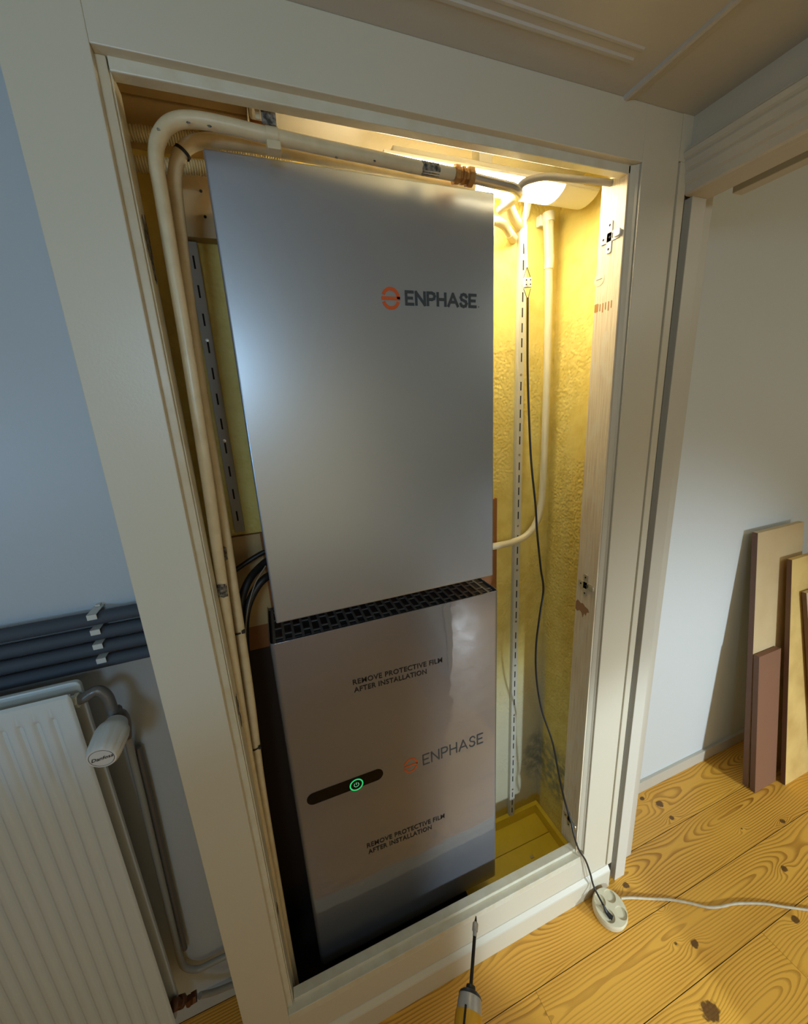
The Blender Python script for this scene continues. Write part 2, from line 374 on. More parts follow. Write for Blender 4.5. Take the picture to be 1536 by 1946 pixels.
# ---- floor of pine planks (run along x), joints open
fl = sroot('floor', 'pine plank floor with knots and dark open joints')
ys = [-2.95 + 0.15*i for i in range(0, 20)]
seams = [0.037 + 0.15*k for k in range(-18, 2)]        # 0.037, -0.113, -0.263 ...
joints = {-0.113: [0.497], -0.263: [1.188], 0.037: [1.72]}
def plank(x0, x1, y0, y1):
    g_ = 0.0008
    bm = newbm(); add_box(bm, x0+.0003, x1-.0003, y0+g_, y1-g_, -0.022, 0.0)
    o = obj('plank', bm, M['floor'], fl)
    o.data.materials.append(M['seam'])
    for p in o.data.polygons:
        if abs(p.normal.z) < .5: p.material_index = 1
    return o
for i, y in enumerate(seams):
    y1 = y + 0.15
    js = []
    if abs(y+0.263) < .002: js = [0.497]
    elif abs(y+0.413) < .002: js = [1.188]
    elif y < -0.5: js = [random.uniform(-1.0, 2.4)]
    xs = [-1.8] + js + [3.4]
    for a, b_ in zip(xs, xs[1:]): plank(a, b_, y, min(y1, 0.20))
box('subfloor', -1.8, 3.4, -2.7, 0.2, -0.06, -0.0225, M['slot'], fl)

# ---- plaster walls
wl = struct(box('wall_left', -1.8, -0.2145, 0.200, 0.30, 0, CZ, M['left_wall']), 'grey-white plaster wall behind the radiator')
wf = struct(box('wall_far', 0.889, 3.4, 0.190, 0.32, 0, 2.3, M['white_wall']), 'white plaster wall seen through the doorway')
bb = sroot('baseboard_far', 'low white baseboard below the white wall seen through the doorway')
box('board', 0.95, 3.4, 0.178, 0.1905, 0.0, 0.052, M['casing'], bb, 0.0015)
bl = sroot('baseboard_left', 'pale baseboard under the radiator')
box('board', -1.8, -0.2145, 0.188, 0.2005, 0.0, 0.055, M['left_wall'], bl, 0.0015)
# outer walls of the two rooms, behind the viewer
struct(box('wall_outer_left', -1.9, -1.8, -2.8, 0.3, 0, CZ, M['cream_wall']))
struct(box('wall_outer_back', -1.9, 3.5, -2.9, -2.8, 0, 2.3, M['cream_wall']))
struct(box('wall_outer_right', 3.4, 3.5, -2.8, 0.32, 0, 2.3, M['white_wall']))

# ---- ceiling with mouldings
ce = sroot('ceiling', 'cream painted ceiling with raised mouldings')
box('ceiling_panel', -1.8, 0.889, -2.8, 0.32, CZ, CZ+0.06, M['ceiling'], ce)
box('ceiling_panel', 0.889, 3.4, -2.8, 0.32, 2.28, 2.34, M['white_wall'], ce)
bm = newbm()   # moulding that runs along x, in front of the cupboard
pr = [(-.085,0),(-.083,-.002),(-.079,-.002),(-.076,-.0005),(-.066,-.0005),(-.064,-.003),(-.059,-.003),(-.056,0)]
add_prism(bm, pr, lambda u, v, w_: Vector((-1.8+w_, u, CZ+v)), 2.45); obj('moulding', bm, M['ceiling'], ce)
bm = newbm()   # batten that runs towards the viewer
pr = [(.702,0),(.704,-.005),(.709,-.0065),(.715,-.005),(.719,-.002),(.727,-.002),(.730,0)]
add_prism(bm, pr, lambda u, v, w_: Vector((u, -2.8+w_, CZ+v)), 2.80); obj('moulding', bm, M['ceiling'], ce)

# ---- cupboard front (wall_front): stiles, header, sill, skirting, corner strip, beads
FX0, FX1 = -0.2145, 0.889
OX0, OX1, OZ0, OZ1 = -0.123, 0.763, 0.189, 1.983     # opening, outer edge of the rebate
RB = 0.014                                            # rebate depth
cf = sroot('wall_front', 'cream painted front of the built-in closet')
box('stile', FX0, OX0, 0.0, 0.026, 0.0, CZ, M['cream'], cf, 0.0012)
bm = newbm()
add_box(bm, OX1, 0.8595, 0.0, 0.026, 0.086, CZ); add_box(bm, 0.8595, 0.864, 0.004, 0.026, 0.086, CZ)
obj('stile', bm, M['cream'], cf, 0.0012)
box('header', OX0, OX1, 0.0, 0.026, OZ1, CZ, M['cream'], cf, 0.0012)
box('apron', OX0, OX1, 0.0, 0.026, 0.086, OZ0-.0205, M['cream'], cf, 0.0012)
box('corner_head', 0.8595, 0.8889, 0.0, 0.026, 1.9975, CZ, M['cream'], cf)
box('corner_strip', 0.864, 0.8845, -0.0015, 0.026, 0.086, 1.997, M['cream'], cf, 0.0015)
bm = newbm()
pr = [(0.026,0),(-.010,0),(-.010,.068),(-.0085,.0715),(0.0,.083),(0.0035,.0845),(0.026,.0845)]
add_prism(bm, pr, lambda u, v, w_: Vector((OX0+w_, u, v)), 0.872-OX0); obj('skirting', bm, M['cream'], cf, 0.0008)
box('shadow_joint', OX0, 0.8595, 0.004, 0.02, 0.0845, 0.0862, M['groove'], cf)
box('shadow_joint', 0.8845, 0.8875, 0.004, 0.03, 0.0, 2.0, M['groove'], cf)
# cupboard carcass side towards the radiator wall and over the header
box('side_board', FX0, FX0+0.014, 0.026, 0.30, 0.0, CZ, M['cream'], cf)
box('side_post', 0.835, 0.886, 0.026, 0.32, 0.0, 2.3, M['cream'], cf)
# inner frame (rebate stop): left, right, header, sill
bm = newbm(); add_box(bm, OX0-.004, -0.1115, RB, 0.06, OZ0, OZ1); add_box(bm, -0.1115, -0.109, RB+.005, .06, OZ0, OZ1-.01)
jl = obj('jamb', bm, M['cream_edge'], cf, 0.0015)
jr = box('jamb', 0.744, OX1+.003, RB, 0.078, OZ0, OZ1, M['jamb'], cf, 0.0012)
bm = newbm(); add_prism(bm, [(0.7475,.0135),(0.7625,.0135),(0.7625,.006),(.7602,.0035),(.757,.0075),(.752,.0105)], lambda u, v, w_: Vector((u, v, OZ0+.012+w_)), OZ1-OZ0-.0125)
obj('bead', bm, M['cream'], cf, 0.0008)
box('inner_header', -0.110, OX1, RB, 0.033, 1.9685, OZ1+.002, M['cream_edge'], cf, 0.0015)
bm = newbm(); add_box(bm, OX0-.0005, OX1, -0.0006, 0.0395, OZ0-.0203, OZ0); add_box(bm, -0.108, 0.745, 0.0175, 0.040, OZ0-.001, OZ0+.0095)
obj('sill', bm, M['cream_edge'], cf, 0.0012)
box('sill_support', -0.2, 0.835, 0.026, 0.036, 0.0, OZ0-.02, M['brown_paint'], cf)

# ---- closet interior
struct(box('wall_back', -0.2, 0.836, 0.290, 0.32, 0.0, 2.3, M['yellow']), 'yellow plaster back wall of the closet')
struct(box('wall_side', 0.822, 0.8355, 0.026, 0.290, 0.0, 2.3, M['yellow']), 'yellow plaster right wall of the closet')
struct(box('wall_inner', -0.2005, -0.196, 0.026, 0.290, 0.0, 2.3, M['brown_paint']), 'brown inner side of the closet behind the pipes')
struct(box('ceiling_closet', -0.2, 0.836, 0.026, 0.32, 2.155, 2.19, M['yellow']), 'yellow painted top of the closet')
struct(box('wall_upper', -0.2, 0.836, 0.0262, 0.030, CZ, 2.16, M['yellow']))
cfl = sroot('floor_closet', 'yellow painted board floor inside the closet')
for a, b_ in ((0.036, 0.1985), (0.2005, 0.2905)):
    box('plank', -0.196, 0.822, a, b_, -0.02, 0.001, M['yellow_floor'], cfl, 0.001)
box('subfloor', -0.2, 0.83, 0.03, 0.29, -0.05, -0.0205, M['slot'], cfl)
ct = sroot('baseboard_closet', 'yellow painted edge boards around the closet floor')
box('board', 0.502, 0.822, 0.276, 0.2905, 0.001, 0.042, M['yellow_floor'], ct, 0.001)
box('board', 0.808, 0.8225, 0.078, 0.276, 0.001, 0.042, M['yellow_floor'], ct, 0.001)
# brown boards and a beam stub at the top left
tb = sroot('trim_1', 'brown boards at the top left inside the closet')
box('board', -0.196, 0.055, 0.030, 0.155, 2.032, 2.05, M['brown_paint'], tb, 0.002)
box('board', -0.196, 0.055, 0.158, 0.288, 2.030, 2.052, M['brown_paint'], tb, 0.002)
box('plaster_lump', 0.056, 0.082, 0.085, 0.13, 2.012, 2.06, M['white_plastic'], tb, 0.004)
box('wood_block', 0.058, 0.095, 0.132, 0.17, 2.006, 2.06, M['ply_brown'], tb, 0.002)

# ---- perpendicular wall with the doorway
wr = sroot('wall_right', 'cream wall with the doorway, right of the closet')
box('frieze', 0.889, 0.952, -2.8, 0.0, 2.018, 2.3, M['cream_wall'], wr)
box('pier', 0.889, 0.952, -2.8, -0.90, 0.0, 2.018, M['cream_wall'], wr)
dr = sroot('door_1', 'open doorway with moulded cream casing')
# lintel casing: stepped profile, proud of the wall, runs towards the viewer
bm = newbm()
pr = [(.902,1.941),(.889,1.941),(.8845,1.9445),(.8845,1.958),(.880,1.962),(.878,1.976),(.8795,1.9815),(.8765,1.984),(.8745,1.996),(.8765,2.0005),(.8725,2.004),(.870,2.012),(.8735,2.0155),(.8745,2.019),(.889,2.0195),(.902,2.0195)]
add_prism(bm, pr, lambda u, v, w_: Vector((u, -0.97+w_, v)), 0.97); obj('casing_top', bm, M['casing'], dr)
box('soffit', 0.902, 0.952, -0.90, 0.0, 1.9405, 2.0185, M['casing'], dr, 0.001)
# jamb beside the closet: strip, dark rebate, jamb face, step
box('jamb', 0.9025, 0.945, -0.0055, 0.0299, 0.0, 1.9405, M['casing'], dr, 0.001)
box('jamb', 0.945, 1.018, 0.030, 0.19, 0.0, 2.28, M['casing'], dr, 0.001)
box('door_stop', 0.8865, 0.8895, 0.001, 0.030, 0.0, 1.9405, M['groove'], dr)
box('rebate', 0.8895, 0.903, 0.012, 0.030, 0.0, 1.9405, M['casing'], dr)
bm = newbm(); add_box(bm, 0.8845, 0.902, -0.97, -0.90, 0, 1.9405); obj('casing_side', bm, M['casing'], dr, 0.001)
# rail above the opening on the far side of the wall
hr = tag(box('door_rail', 1.020, 1.050, -1.3, -0.006, 1.957, 1.980, M['casing'], None, 0.0015), 'painted wooden rail above the far side of the doorway', 'rail')
box('rail_bracket', 0.952, 1.0201, -0.20, -0.17, 1.963, 1.975, M['casing'], hr)

# ================================================================ TWO POWER CABINETS
def front_map(Y): return lambda u, v, w_: Vector((u, Y - w_, v))
def text_mesh(name, body, x0, x1, z0, z1, Y, m, parent, bold=0.0, shear=0.0, slant=0.0, th=0.0004):
    cu = bpy.data.curves.new('tmp', 'FONT'); cu.body = body; cu.size = 1.0; cu.offset = bold; cu.shear = shear; cu.resolution_u = 3; cu.space_character = 1.08
    t = bpy.data.objects.new('tmp', cu); C.objects.link(t)
    bpy.context.view_layer.update()
    dg = bpy.context.evaluated_depsgraph_get(); me = bpy.data.meshes.new_from_object(t.evaluated_get(dg))
    bpy.data.objects.remove(t); bpy.data.curves.remove(cu)
    xs = [v.co.x for v in me.vertices]; zs = [v.co.y for v in me.vertices]
    ax, bx, az, bz = min(xs), max(xs), min(zs), max(zs)
    bm = newbm(); bm.from_mesh(me); bpy.data.meshes.remove(me)
    for v in bm.verts:
        u = (v.co.x-ax)/(bx-ax); q = (v.co.y-az)/(bz-az)
        v.co = Vector((x0+(x1-x0)*u, Y, z0+(z1-z0)*q + slant*u))
    r = bmesh.ops.extrude_face_region(bm, geom=list(bm.faces))
    for v in [e for e in r['geom'] if isinstance(e, bmesh.types.BMVert)]: v.co.y -= th
    return obj(name, bm, m, parent)
def stroke_text(name, text, x0, x1, z0, z1, Y, m, parent, wd, slant=0.0, th=0.0004):
    """even geometric sans capitals drawn as flat strokes"""
    G = {'E': (.62, [[(1,0),(0,0),(0,1),(1,1)], [(0,.5),(.85,.5)]]), 'N': (.80, [[(0,0),(0,1),(1,0),(1,1)]]),
         'P': (.66, [[(0,0),(0,1),(.6,1),(.9,.92),(1,.74),(.9,.54),(.6,.46),(0,.46)]]), 'H': (.74, [[(0,0),(0,1)], [(1,0),(1,1)], [(0,.5),(1,.5)]]),
         'A': (.92, [[(0,0),(.5,1),(1,0)], [(.2,.32),(.8,.32)]]),
         'S': (.62, [[(.97,.82),(.8,.97),(.5,1.02),(.18,.95),(.05,.75),(.18,.58),(.5,.5),(.84,.41),(.97,.24),(.82,.04),(.48,-.02),(.15,.05),(.0,.2)]]), '.': (.02, [[(0,0),(0,.04)]])}
    gap = .30; tot = sum(G[c][0] for c in text) + gap*(len(text)-1); hgt = z1-z0; k = (x1-x0)/tot; cur = x0; bm = newbm()
    for c in text:
        wd_c, paths = G[c]
        for p in paths:
            pts = [Vector((cur+u*wd_c*k, 0, z0+v*hgt)) for u, v in p]
            for a, b_ in zip(pts, pts[1:]):
                th += 0.000006; d = (b_-a).normalized(); n_ = Vector((-d.z, 0, d.x))*wd/2; e = d*wd*0.42
                q = [a-e-n_, b_+e-n_, b_+e+n_, a-e+n_]
                add_prism(bm, [(v_.x, v_.z+slant*(v_.x-x0)) for v_ in q], lambda u, v, w_: Vector((u, Y-w_, v)), th)
        cur += (wd_c+gap)*k
    return obj(name, bm, m, parent)
def emblem(parent, cx, cz, rx, rz, Y, wd, m, slant=0.0):
    bm = newbm()
    def arc(a0, a1):
        n = 22; o_, i_ = [], []
        for k in range(n+1):
            a = math.radians(a0+(a1-a0)*k/n)
            o_.append((cx+rx*math.cos(a), cz+rz*math.sin(a)+slant*rx*math.cos(a))); i_.append((cx+(rx-wd)*math.cos(a), cz+(rz-wd)*math.sin(a)+slant*rx*math.cos(a)))
        for k in range(n): add_prism(bm, [o_[k], o_[k+1], i_[k+1], i_[k]], front_map(Y), 0.0004)
    arc(-4, 158); arc(-20, -160)
    h = wd*0.5
    add_prism(bm, [(cx-rx, cz-h-slant*rx), (cx+rx, cz-h+slant*rx), (cx+rx, cz+h+slant*rx), (cx-rx, cz+h-slant*rx)], front_map(Y), 0.0004)
    return obj('emblem', bm, m, parent)

# upper cabinet
up = thing('power_cabinet', 'upper satin grey metal cabinet without film, hanging above the shiny one', 'battery', (0.22, 0.18, 1.14))
UX0, UX1, UZ0, UZ1, UY = -0.020, 0.491, 1.143, 1.944, 0.090
bm = newbm(); add_box(bm, UX0+.012, UX1-.006, UY+.0165, 0.2595, UZ0+.012, UZ1-.010); obj('body', bm, M['satin_side'], up, 0.002)
bm = newbm()
add_prism(bm, rrect(UX0, UX1, UZ0, UZ1, .0035, 3), lambda u, v, w_: Vector((u, UY+w_, v)), 0.016)
obj('front_cover', bm, M['satin'], up, 0.0045, smooth=True, seg=4)
emblem(up, 0.2655, 1.750, 0.0185, 0.0195, UY-.0002, 0.0062, M['orange'])
stroke_text('lettering', 'ENPHASE', 0.2965, 0.4465, 1.7415, 1.7625, UY-.0002, M['charcoal'], up, 0.0052)
stroke_text('full_stop', '.', 0.4535, 0.4540, 1.7415, 1.7425, UY-.0002, M['charcoal'], up, 0.0022)

# lower cabinet
lo = thing('power_cabinet', 'lower grey cabinet in shiny protective film with a black status bar and glowing green button', 'battery', (0.24, 0.19, 0.0))
LX0, LX1, LZ0, LZ1, LY = -0.040, 0.514, 0.110, 1.094, 0.100
bm = newbm(); add_box(bm, LX0+.004, LX1-.004, LY+.02, 0.2770, LZ0, LZ1-.006); obj('body', bm, M['black'], lo, 0.002)
bm = newbm(); add_box(bm, LX0+.03, LX1-.09, LY+.04, 0.27, 0.0145, LZ0); obj('plinth', bm, M['black'], lo)
# cover: front plate wrapping round as a thin rim with rounded vertical edges
bm = newbm()
R_ = 0.011; K = 7; yb = 0.2775
def shell(off):
    pts = [(LX1-off, yb)]
    for i in range(K+1):
        a = PI/2*i/K; pts.append((LX1-R_+(R_-off)*math.cos(a), LY+R_-(R_-off)*math.sin(a)))
    for i in range(K+1):
        a = PI/2*(1-i/K); pts.append((LX0+R_-(R_-off)*math.cos(a), LY+R_-(R_-off)*math.sin(a)))
    pts.append((LX0+off, yb)); return pts
o_, i_ = shell(0), shell(0.0022)
V = [[bm.verts.new((x, y, z)) for x, y in P_] for P_, z in ((o_, LZ0-.004), (o_, LZ1), (i_, LZ1), (i_, LZ0-.004))]
for k in range(len(o_)-1):
    for q in range(4):
        A, Bq = V[q], V[(q+1) % 4]; bm.faces.new((A[k], A[k+1], Bq[k+1], Bq[k]))
for k in (0, len(o_)-1): bm.faces.new([V[q][k] for q in range(4)])
obj('front_cover', bm, M['film'], lo, 0.0006, smooth=True)
# vent grille on top: bars and cross ties with dark slots between
bm = newbm(); z0 = LZ1-.0055
add_box(bm, LX0+.0035, LX1-.0035, LY+.003, LY+.010, z0, z0+.002); add_box(bm, LX0+.0035, LX1-.0035, .265, .277, z0, z0+.002)
k = 0; x = LX0+.008
while x < LX1-.012:
    add_box(bm, x, x+.0055, LY+.010, .27, z0, z0+.002)
    yy = LY+.010 + (.012 if k % 2 else .0)
    while yy < .265:
        add_box(bm, x+.0055, min(x+.020, LX1-.0035), yy+.016, min(yy+.020, .27), z0, z0+.002); yy += .040
    x += .020; k += 1
obj('vent_grille', bm, M['vent'], lo)
bm = newbm()
t1 = obj
text_mesh('film_notice', 'REMOVE PROTECTIVE FILM', 0.1235, 0.3505, 0.9435, 0.9575, LY-.0002, M['ink'], lo, 0.020, slant=-0.0085)
text_mesh('film_notice', 'AFTER INSTALLATION', 0.1245, 0.3070, 0.9225, 0.9365, LY-.0002, M['ink'], lo, 0.020, slant=-0.0068)
text_mesh('film_notice', 'REMOVE PROTECTIVE FILM', 0.1165, 0.3410, 0.4455, 0.4615, LY-.0002, M['ink'], lo, 0.020, slant=-0.0120)
text_mesh('film_notice', 'AFTER INSTALLATION', 0.1180, 0.3005, 0.4230, 0.4390, LY-.0002, M['ink'], lo, 0.020, slant=-0.0100)
emblem(lo, 0.2505, 0.6575, 0.0195, 0.0220, LY-.0002, 0.0042, M['orange'])
stroke_text('lettering', 'ENPHASE', 0.2860, 0.4650, 0.6435, 0.6745, LY-.0002, M['charcoal'], lo, 0.0036)
bm = newbm(); add_prism(bm, rrect(-0.013, 0.176, 0.6505, 0.6845, 0.0169, 10), front_map(LY-.0001), 0.0006)
bar = obj('status_bar', bm, M['blackgloss'], lo)
bt = lathe('power_button', [(0, .0168), (.0006, .0168), (.0006, .0)], (0.1065, LY-.0008, 0.6625), (0, -1, 0), M['blackgloss'], lo, 32)
bm = newbm()
for r0, r1, a0, a1, mm in ((.0140, .0172, 0, 360, 'green_led'),):
    for k in range(40):
        a, b_ = 2*PI*k/40, 2*PI*(k+1)/40
        add_prism(bm, [(.1065+r*math.cos(t), .6625+r*math.sin(t)) for r, t in ((r0, a), (r1, a), (r1, b_), (r0, b_))], front_map(LY-.0015), 0.0004)
obj('led_ring', bm, M['green_led'], bt)
bm = newbm()
for k in range(24):
    a, b_ = math.radians(125+290*k/24), math.radians(125+290*(k+1)/24)
    add_prism(bm, [(.1065+r*math.cos(t), .6625+r*math.sin(t)) for r, t in ((.0052, a), (.0066, a), (.0066, b_), (.0052, b_))], front_map(LY-.0015), 0.0004)
add_prism(bm, [(.1057, .6625), (.1073, .6625), (.1073, .6698), (.1057, .6698)], front_map(LY-.0015), 0.0004)
obj('power_symbol', bm, M['green_sym'], bt)

# ================================================================ MOUNTING BOARDS, RAILS
tag(box('mounting_board', -0.105, 0.52, 0.262, 0.2895, 1.888, 2.000, M['ply'], None, 0.001), 'pale plywood strip behind the top of the upper cabinet', 'board')
mb = bpy.data.objects['mounting_board']
for px, py in ((382, 363), (390, 412)):
    p = at(px, py, .262); lathe('screw', [(0, .0028), (.0012, .0022)], p, (0, -1, 0), M['slot'], mb, 10)
mb2 = tag(box('mounting_board', -0.110, 0.627, 0.279, 0.2895, 0.985, 1.285, M['ply_brown'], None, 0.001), 'brown plywood board behind the gap between the two cabinets', 'board')
box('pale_face', -0.109, -0.03, 0.2775, 0.279, 1.05, 1.284, M['brown_paint'], mb2)

tag(box('dark_filler_board', -0.195, 0.50, 0.2865, 0.2897, 0.0142, 0.984, M['dark_filler'], None), 'added dark board that keeps the closet dark behind the lower cabinet', 'board')  # dark sheet added to keep the left back of the closet dark
box('dark_filler_foot', -0.195, 0.43, 0.042, 0.2895, 0.0012, 0.014, M['dark_filler'], bpy.data.objects['dark_filler_board'], 0.001)  # dark sheet added over the yellow floor so the lower left stays dark
def slotted_rail(label, x, z0, z1, m, slots, screws, loc):
    t = thing('slotted_rail', label, 'shelf rail', (x, .285, z0))
    bm = newbm()
    wd = .0105
    add_box(bm, x-wd, x+wd, .2755, .2775, z0, z1); add_box(bm, x-wd, x-wd+.002, .2775, .2895, z0, z1); add_box(bm, x+wd-.002, x+wd, .2775, .2895, z0, z1)
    obj('channel', bm, m, t, 0.0006, seg=1)
    for zc in slots: box('slot', x-.0017, x+.0017, .2749, .2757, zc-.0115, zc+.0115, M['slot'], t)
    for zc in screws: lathe('screw', [(0, .0036), (.0008, .0036), (.0014, .0)], (x, .2755, zc), (0, -1, 0), M['screw'], t, 12)
    return t
zs = [1.849, 1.791, 1.731, 1.671, 1.611, 1.552, 1.492, 1.432, 1.372, 1.330]
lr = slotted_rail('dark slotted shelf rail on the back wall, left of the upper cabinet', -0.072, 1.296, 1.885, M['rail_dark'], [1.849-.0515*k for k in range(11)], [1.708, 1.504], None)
RZ = []
z = 1.93
while z > 0.07: RZ.append(z); z -= .0372
SC = [1.845, 1.625, 1.405, 1.19, 1.045, 0.865, 0.70, 0.50, 0.32, 0.17]
RZ = [q for q in RZ if all(abs(q-s) > .017 for s in SC)]
rr = slotted_rail('long white slotted shelf rail on the yellow back wall, right of the cabinets', 0.699, 0.043, 1.985, M['rail'], RZ, SC, None)

# ================================================================ CLOSET LAMP
lt = thing('ceiling_lamp', 'lit white ceiling lamp with curved diffuser at the top of the closet', 'lamp', (0.5, 0.17, 2.05))
def curved(x0, x1, name, m):
    bm = newbm(); pr = []
    n = 12
    for k in range(n+1):
        t = k/n; yv = .136 + .076*t; pr.append((yv, 2.001 - .013*math.sin(PI*t)**.7 if 0 < k < n else 2.001))
    pr += [(.212, 2.003), (.136, 2.003)]
    add_prism(bm, pr, lambda u, v, w_: Vector((x0+w_, u, v)), x1-x0)
    return obj(name, bm, m, lt, smooth=True)
curved(0.285, 0.700, 'diffuser', M['lamp_glow'])
curved(0.7005, 0.795, 'end_cap', M['white_plastic'])
box('housing', 0.284, 0.796, 0.134, 0.214, 2.0032, 2.0085, M['white_plastic'], lt, 0.001)
box('tray', 0.31, 0.77, 0.155, 0.205, 2.0085, 2.030, M['white_plastic'], lt, 0.002)
box('bracket', 0.50, 0.53, 0.16, 0.19, 2.030, 2.156, M['white_plastic'], lt)
# fittings above the lamp
fb = thing('wall_bracket', 'flat cream bracket with two slots on the closet back wall above the lamp', 'bracket', (0.32, .285, 2.1))
box('plate', 0.257, 0.386, 0.286, 0.2905, 2.084, 2.112, M['pvc'], fb, 0.001)
for x_ in (.285, .345): box('slot', x_, x_+.010, 0.2854, 0.2862, 2.104, 2.1065, M['groove'], fb)
for i, x_ in enumerate((0.548, 0.607)):
    tag(tube('conduit', [(x_, .262, 2.03), (x_, .262, 2.155)], .008, M['pvc'], None, 12, False), ('cream conduit stub above the lamp, left of the ribbed hose', 'cream conduit stub above the lamp, right of the ribbed hose')[i], 'pipe')
def ribbed(name, pts, r, m, parent=None, pitch=.0042):
    P_ = catmull(pts, 40); L = sum((b_-a).length for a, b_ in zip(P_, P_[1:])); n = int(L/pitch*4)
    # resample evenly
    out = [P_[0]]; acc = 0; step = L/n; i = 0; cur = P_[0].copy()
    for a, b_ in zip(P_, P_[1:]):
        seg_ = (b_-a).length; pos = 0
        while acc + (seg_-pos) >= step and seg_ > 0:
            pos += step-acc; acc = 0; out.append(a.lerp(b_, pos/seg_))
        acc += seg_-pos
    N = len(out)-1
    bm = newbm(); add_tube(bm, out, lambda t: r*(1+.10*math.sin(t*N*PI/2)), 12); return obj(name, bm, m, parent, smooth=True)
tag(ribbed('ribbed_hose', [(0.585, .27, 2.06), (0.595, .27, 2.10), (0.592, .26, 2.15)], .009, M['pvc_raw']), 'short ribbed cream hose behind the lamp top', 'hose')
# ribbed hoses at the left
tag(ribbed('ribbed_hose', [(-.185, .20, 2.005), (-.09, .20, 2.009), (0.0, .20, 2.012), (.13, .20, 2.014)], .0105, M['pvc_raw']), 'upper ribbed cream hose crossing behind the pipe bends', 'hose')
tag(ribbed('ribbed_hose', [(-.185, .20, 1.962), (-.10, .20, 1.966), (-.04, .205, 1.974), (.03, .215, 1.977)], .0105, M['pvc_raw']), 'lower ribbed cream hose crossing behind the pipe bends', 'hose')

# ================================================================ CREAM PIPES
pa = thing('heating_pipe', 'front cream painted pipe bending over at the top left and ending in a brass coupling', 'pipe', (-.09, .05, .3))
PA = [Vector((-.118, .0725, .016)), Vector((-.114, .0725, .4)), at(480, 1480, .0725), at(455, 1330, .0725), at(432, 1180, .070), at(415, 1060, .063), at(400, 950, .056), at(371, 760, .05), at(352, 640, .05), at(325, 480, .05), at(307, 370, .05)]
arc_ = [at(297, 310, .05), at(300, 268, .05), at(322, 236, .05), at(362, 227, .05)]
PH = [at(430, 238, .05), at(505, 256, .05), at(600, 277, .05), at(700, 298, .05), at(800, 319, .05), at(862, 331, .05)]
tube('pipe_run', PA + arc_ + PH, .0098, M['pipe'], pa, 16)
d_ = (PH[-1]-PH[-2]).normalized(); c0 = at(862, 331, .05)
lathe('coupling', [(0, .0105), (.001, .0145), (.009, .0145), (.011, .0115), (.014, .0115), (.015, .0135), (.020, .0135), (.022, .0115), (.026, .0115), (.027, .0148), (.037, .0148), (.038, .0105)], c0, d_, M['brass'], pa, 8)
tube('pipe_end', [c0+d_*.036, at(955, 352, .05), at(975, 357, .052), at(986, 366, .062), at(983, 374, .085), at(966, 388, .115), at(950, 400, .145)], .0082, M['nickel'], pa, 14)
def chips(parent, spots, Y, r=.0101, ang=20):
    bm = newbm()
    for px, py, ln, hz in spots:
        p = at(px, py, Y)
        for k in range(3):
            q = p + Vector((random.uniform(-.002, .002), 0, random.uniform(-.002, .002)))
            a = Vector((ln/2, 0, -ln*.08)) if hz else Vector((0, 0, ln/2))
            add_tube(bm, [q-a, q-a*.4, q+a*.3, q+a], r*1.012, 9)
    return bm
# chipped bands on the pipes
def band(parent, Y, pts, r):
    P_ = [at(x_, y_, Y) for x_, y_ in pts]; bm = newbm(); n = 14
    fr = frames(catmull(P_, 6)); rings = []
    for i, (p, t, a, b_) in enumerate(fr):
        e = (0 if 0 < i < len(fr)-1 else 1)
        rings.append([bm.verts.new(p + t*(random.uniform(-.0022, .0022) if e else 0) + (a*math.cos(2*PI*k/n)+b_*math.sin(2*PI*k/n))*r) for k in range(n)])
    for A, Bq in zip(rings, rings[1:]):
        for k in range(n): bm.faces.new((A[k], A[(k+1)%n], Bq[(k+1)%n], Bq[k]))
    return obj('chipped_band', bm, M['chip'], parent, smooth=True)
band(pa, .0655, [(420.5, 1106), (423.5, 1132)], .0100)
band(pa, .05, [(800, 319), (832, 325)], .0100)
pb = thing('heating_pipe', 'rear cream painted pipe running beside the front one behind the upper cabinet edge', 'pipe', (-.08, .105, .3))
PB = [Vector((-.112, .105, .016)), Vector((-.110, .105, .35)), at(497, 1500, .105), at(475, 1330, .105), at(456, 1200, .105), at(442, 1110, .105), at(430, 1030, .105), at(412, 920, .105), at(385, 760, .105), at(362, 600, .105), at(342, 440, .105)]
tube('pipe_run', PB + [at(333, 350, .105), at(338, 305, .105), at(358, 277, .105), at(392, 268, .105), at(450, 272, .105), at(530, 285, .105), at(640, 307, .105), at(760, 330, .105), at(900, 357, .105)], .0100, M['pipe'], pb, 16)
band(pb, .105, [(428, 1036), (431.5, 1062)], .0102)
for pts in (((344, 262), (349, 277)),):
    pass
# cable ties
ties = [(452, 1200, .105, 'thin black cable tie round the rear pipe beside the black cables'), (484, 1418, .105, 'lower thin black cable tie round the rear pipe')]
def ring_on(name, p, t, r, wdt, m, parent=None):
    bm = newbm(); t = Vector(t).normalized(); a = t.cross(Vector((0, 1, 0))).normalized(); b_ = t.cross(a); n = 18
    R0 = [[bm.verts.new(p + t*s*wdt/2 + (a*math.cos(2*PI*k/n)+b_*math.sin(2*PI*k/n))*q) for k in range(n)] for s, q in ((-1, r), (-1, r+.0012), (1, r+.0012), (1, r))]
    for i in range(4):
        A, Bq = R0[i], R0[(i+1) % 4]
        for k in range(n): bm.faces.new((A[k], A[(k+1)%n], Bq[(k+1)%n], Bq[k]))
    return obj(name, bm, m, parent, smooth=True)
for px, py, Y, lab in ties:
    o = tag(ring_on('cable_tie', at(px, py, Y), Vector((.02, 0, -1)), .0101, .0035, M['black']), lab, 'cable tie')
    bm = newbm(); p = at(px, py, Y); add_box(bm, p.x+.008, p.x+.014, Y-.012, Y-.006, p.z-.001, p.z+.005); obj('tie_head', bm, M['black'], o)
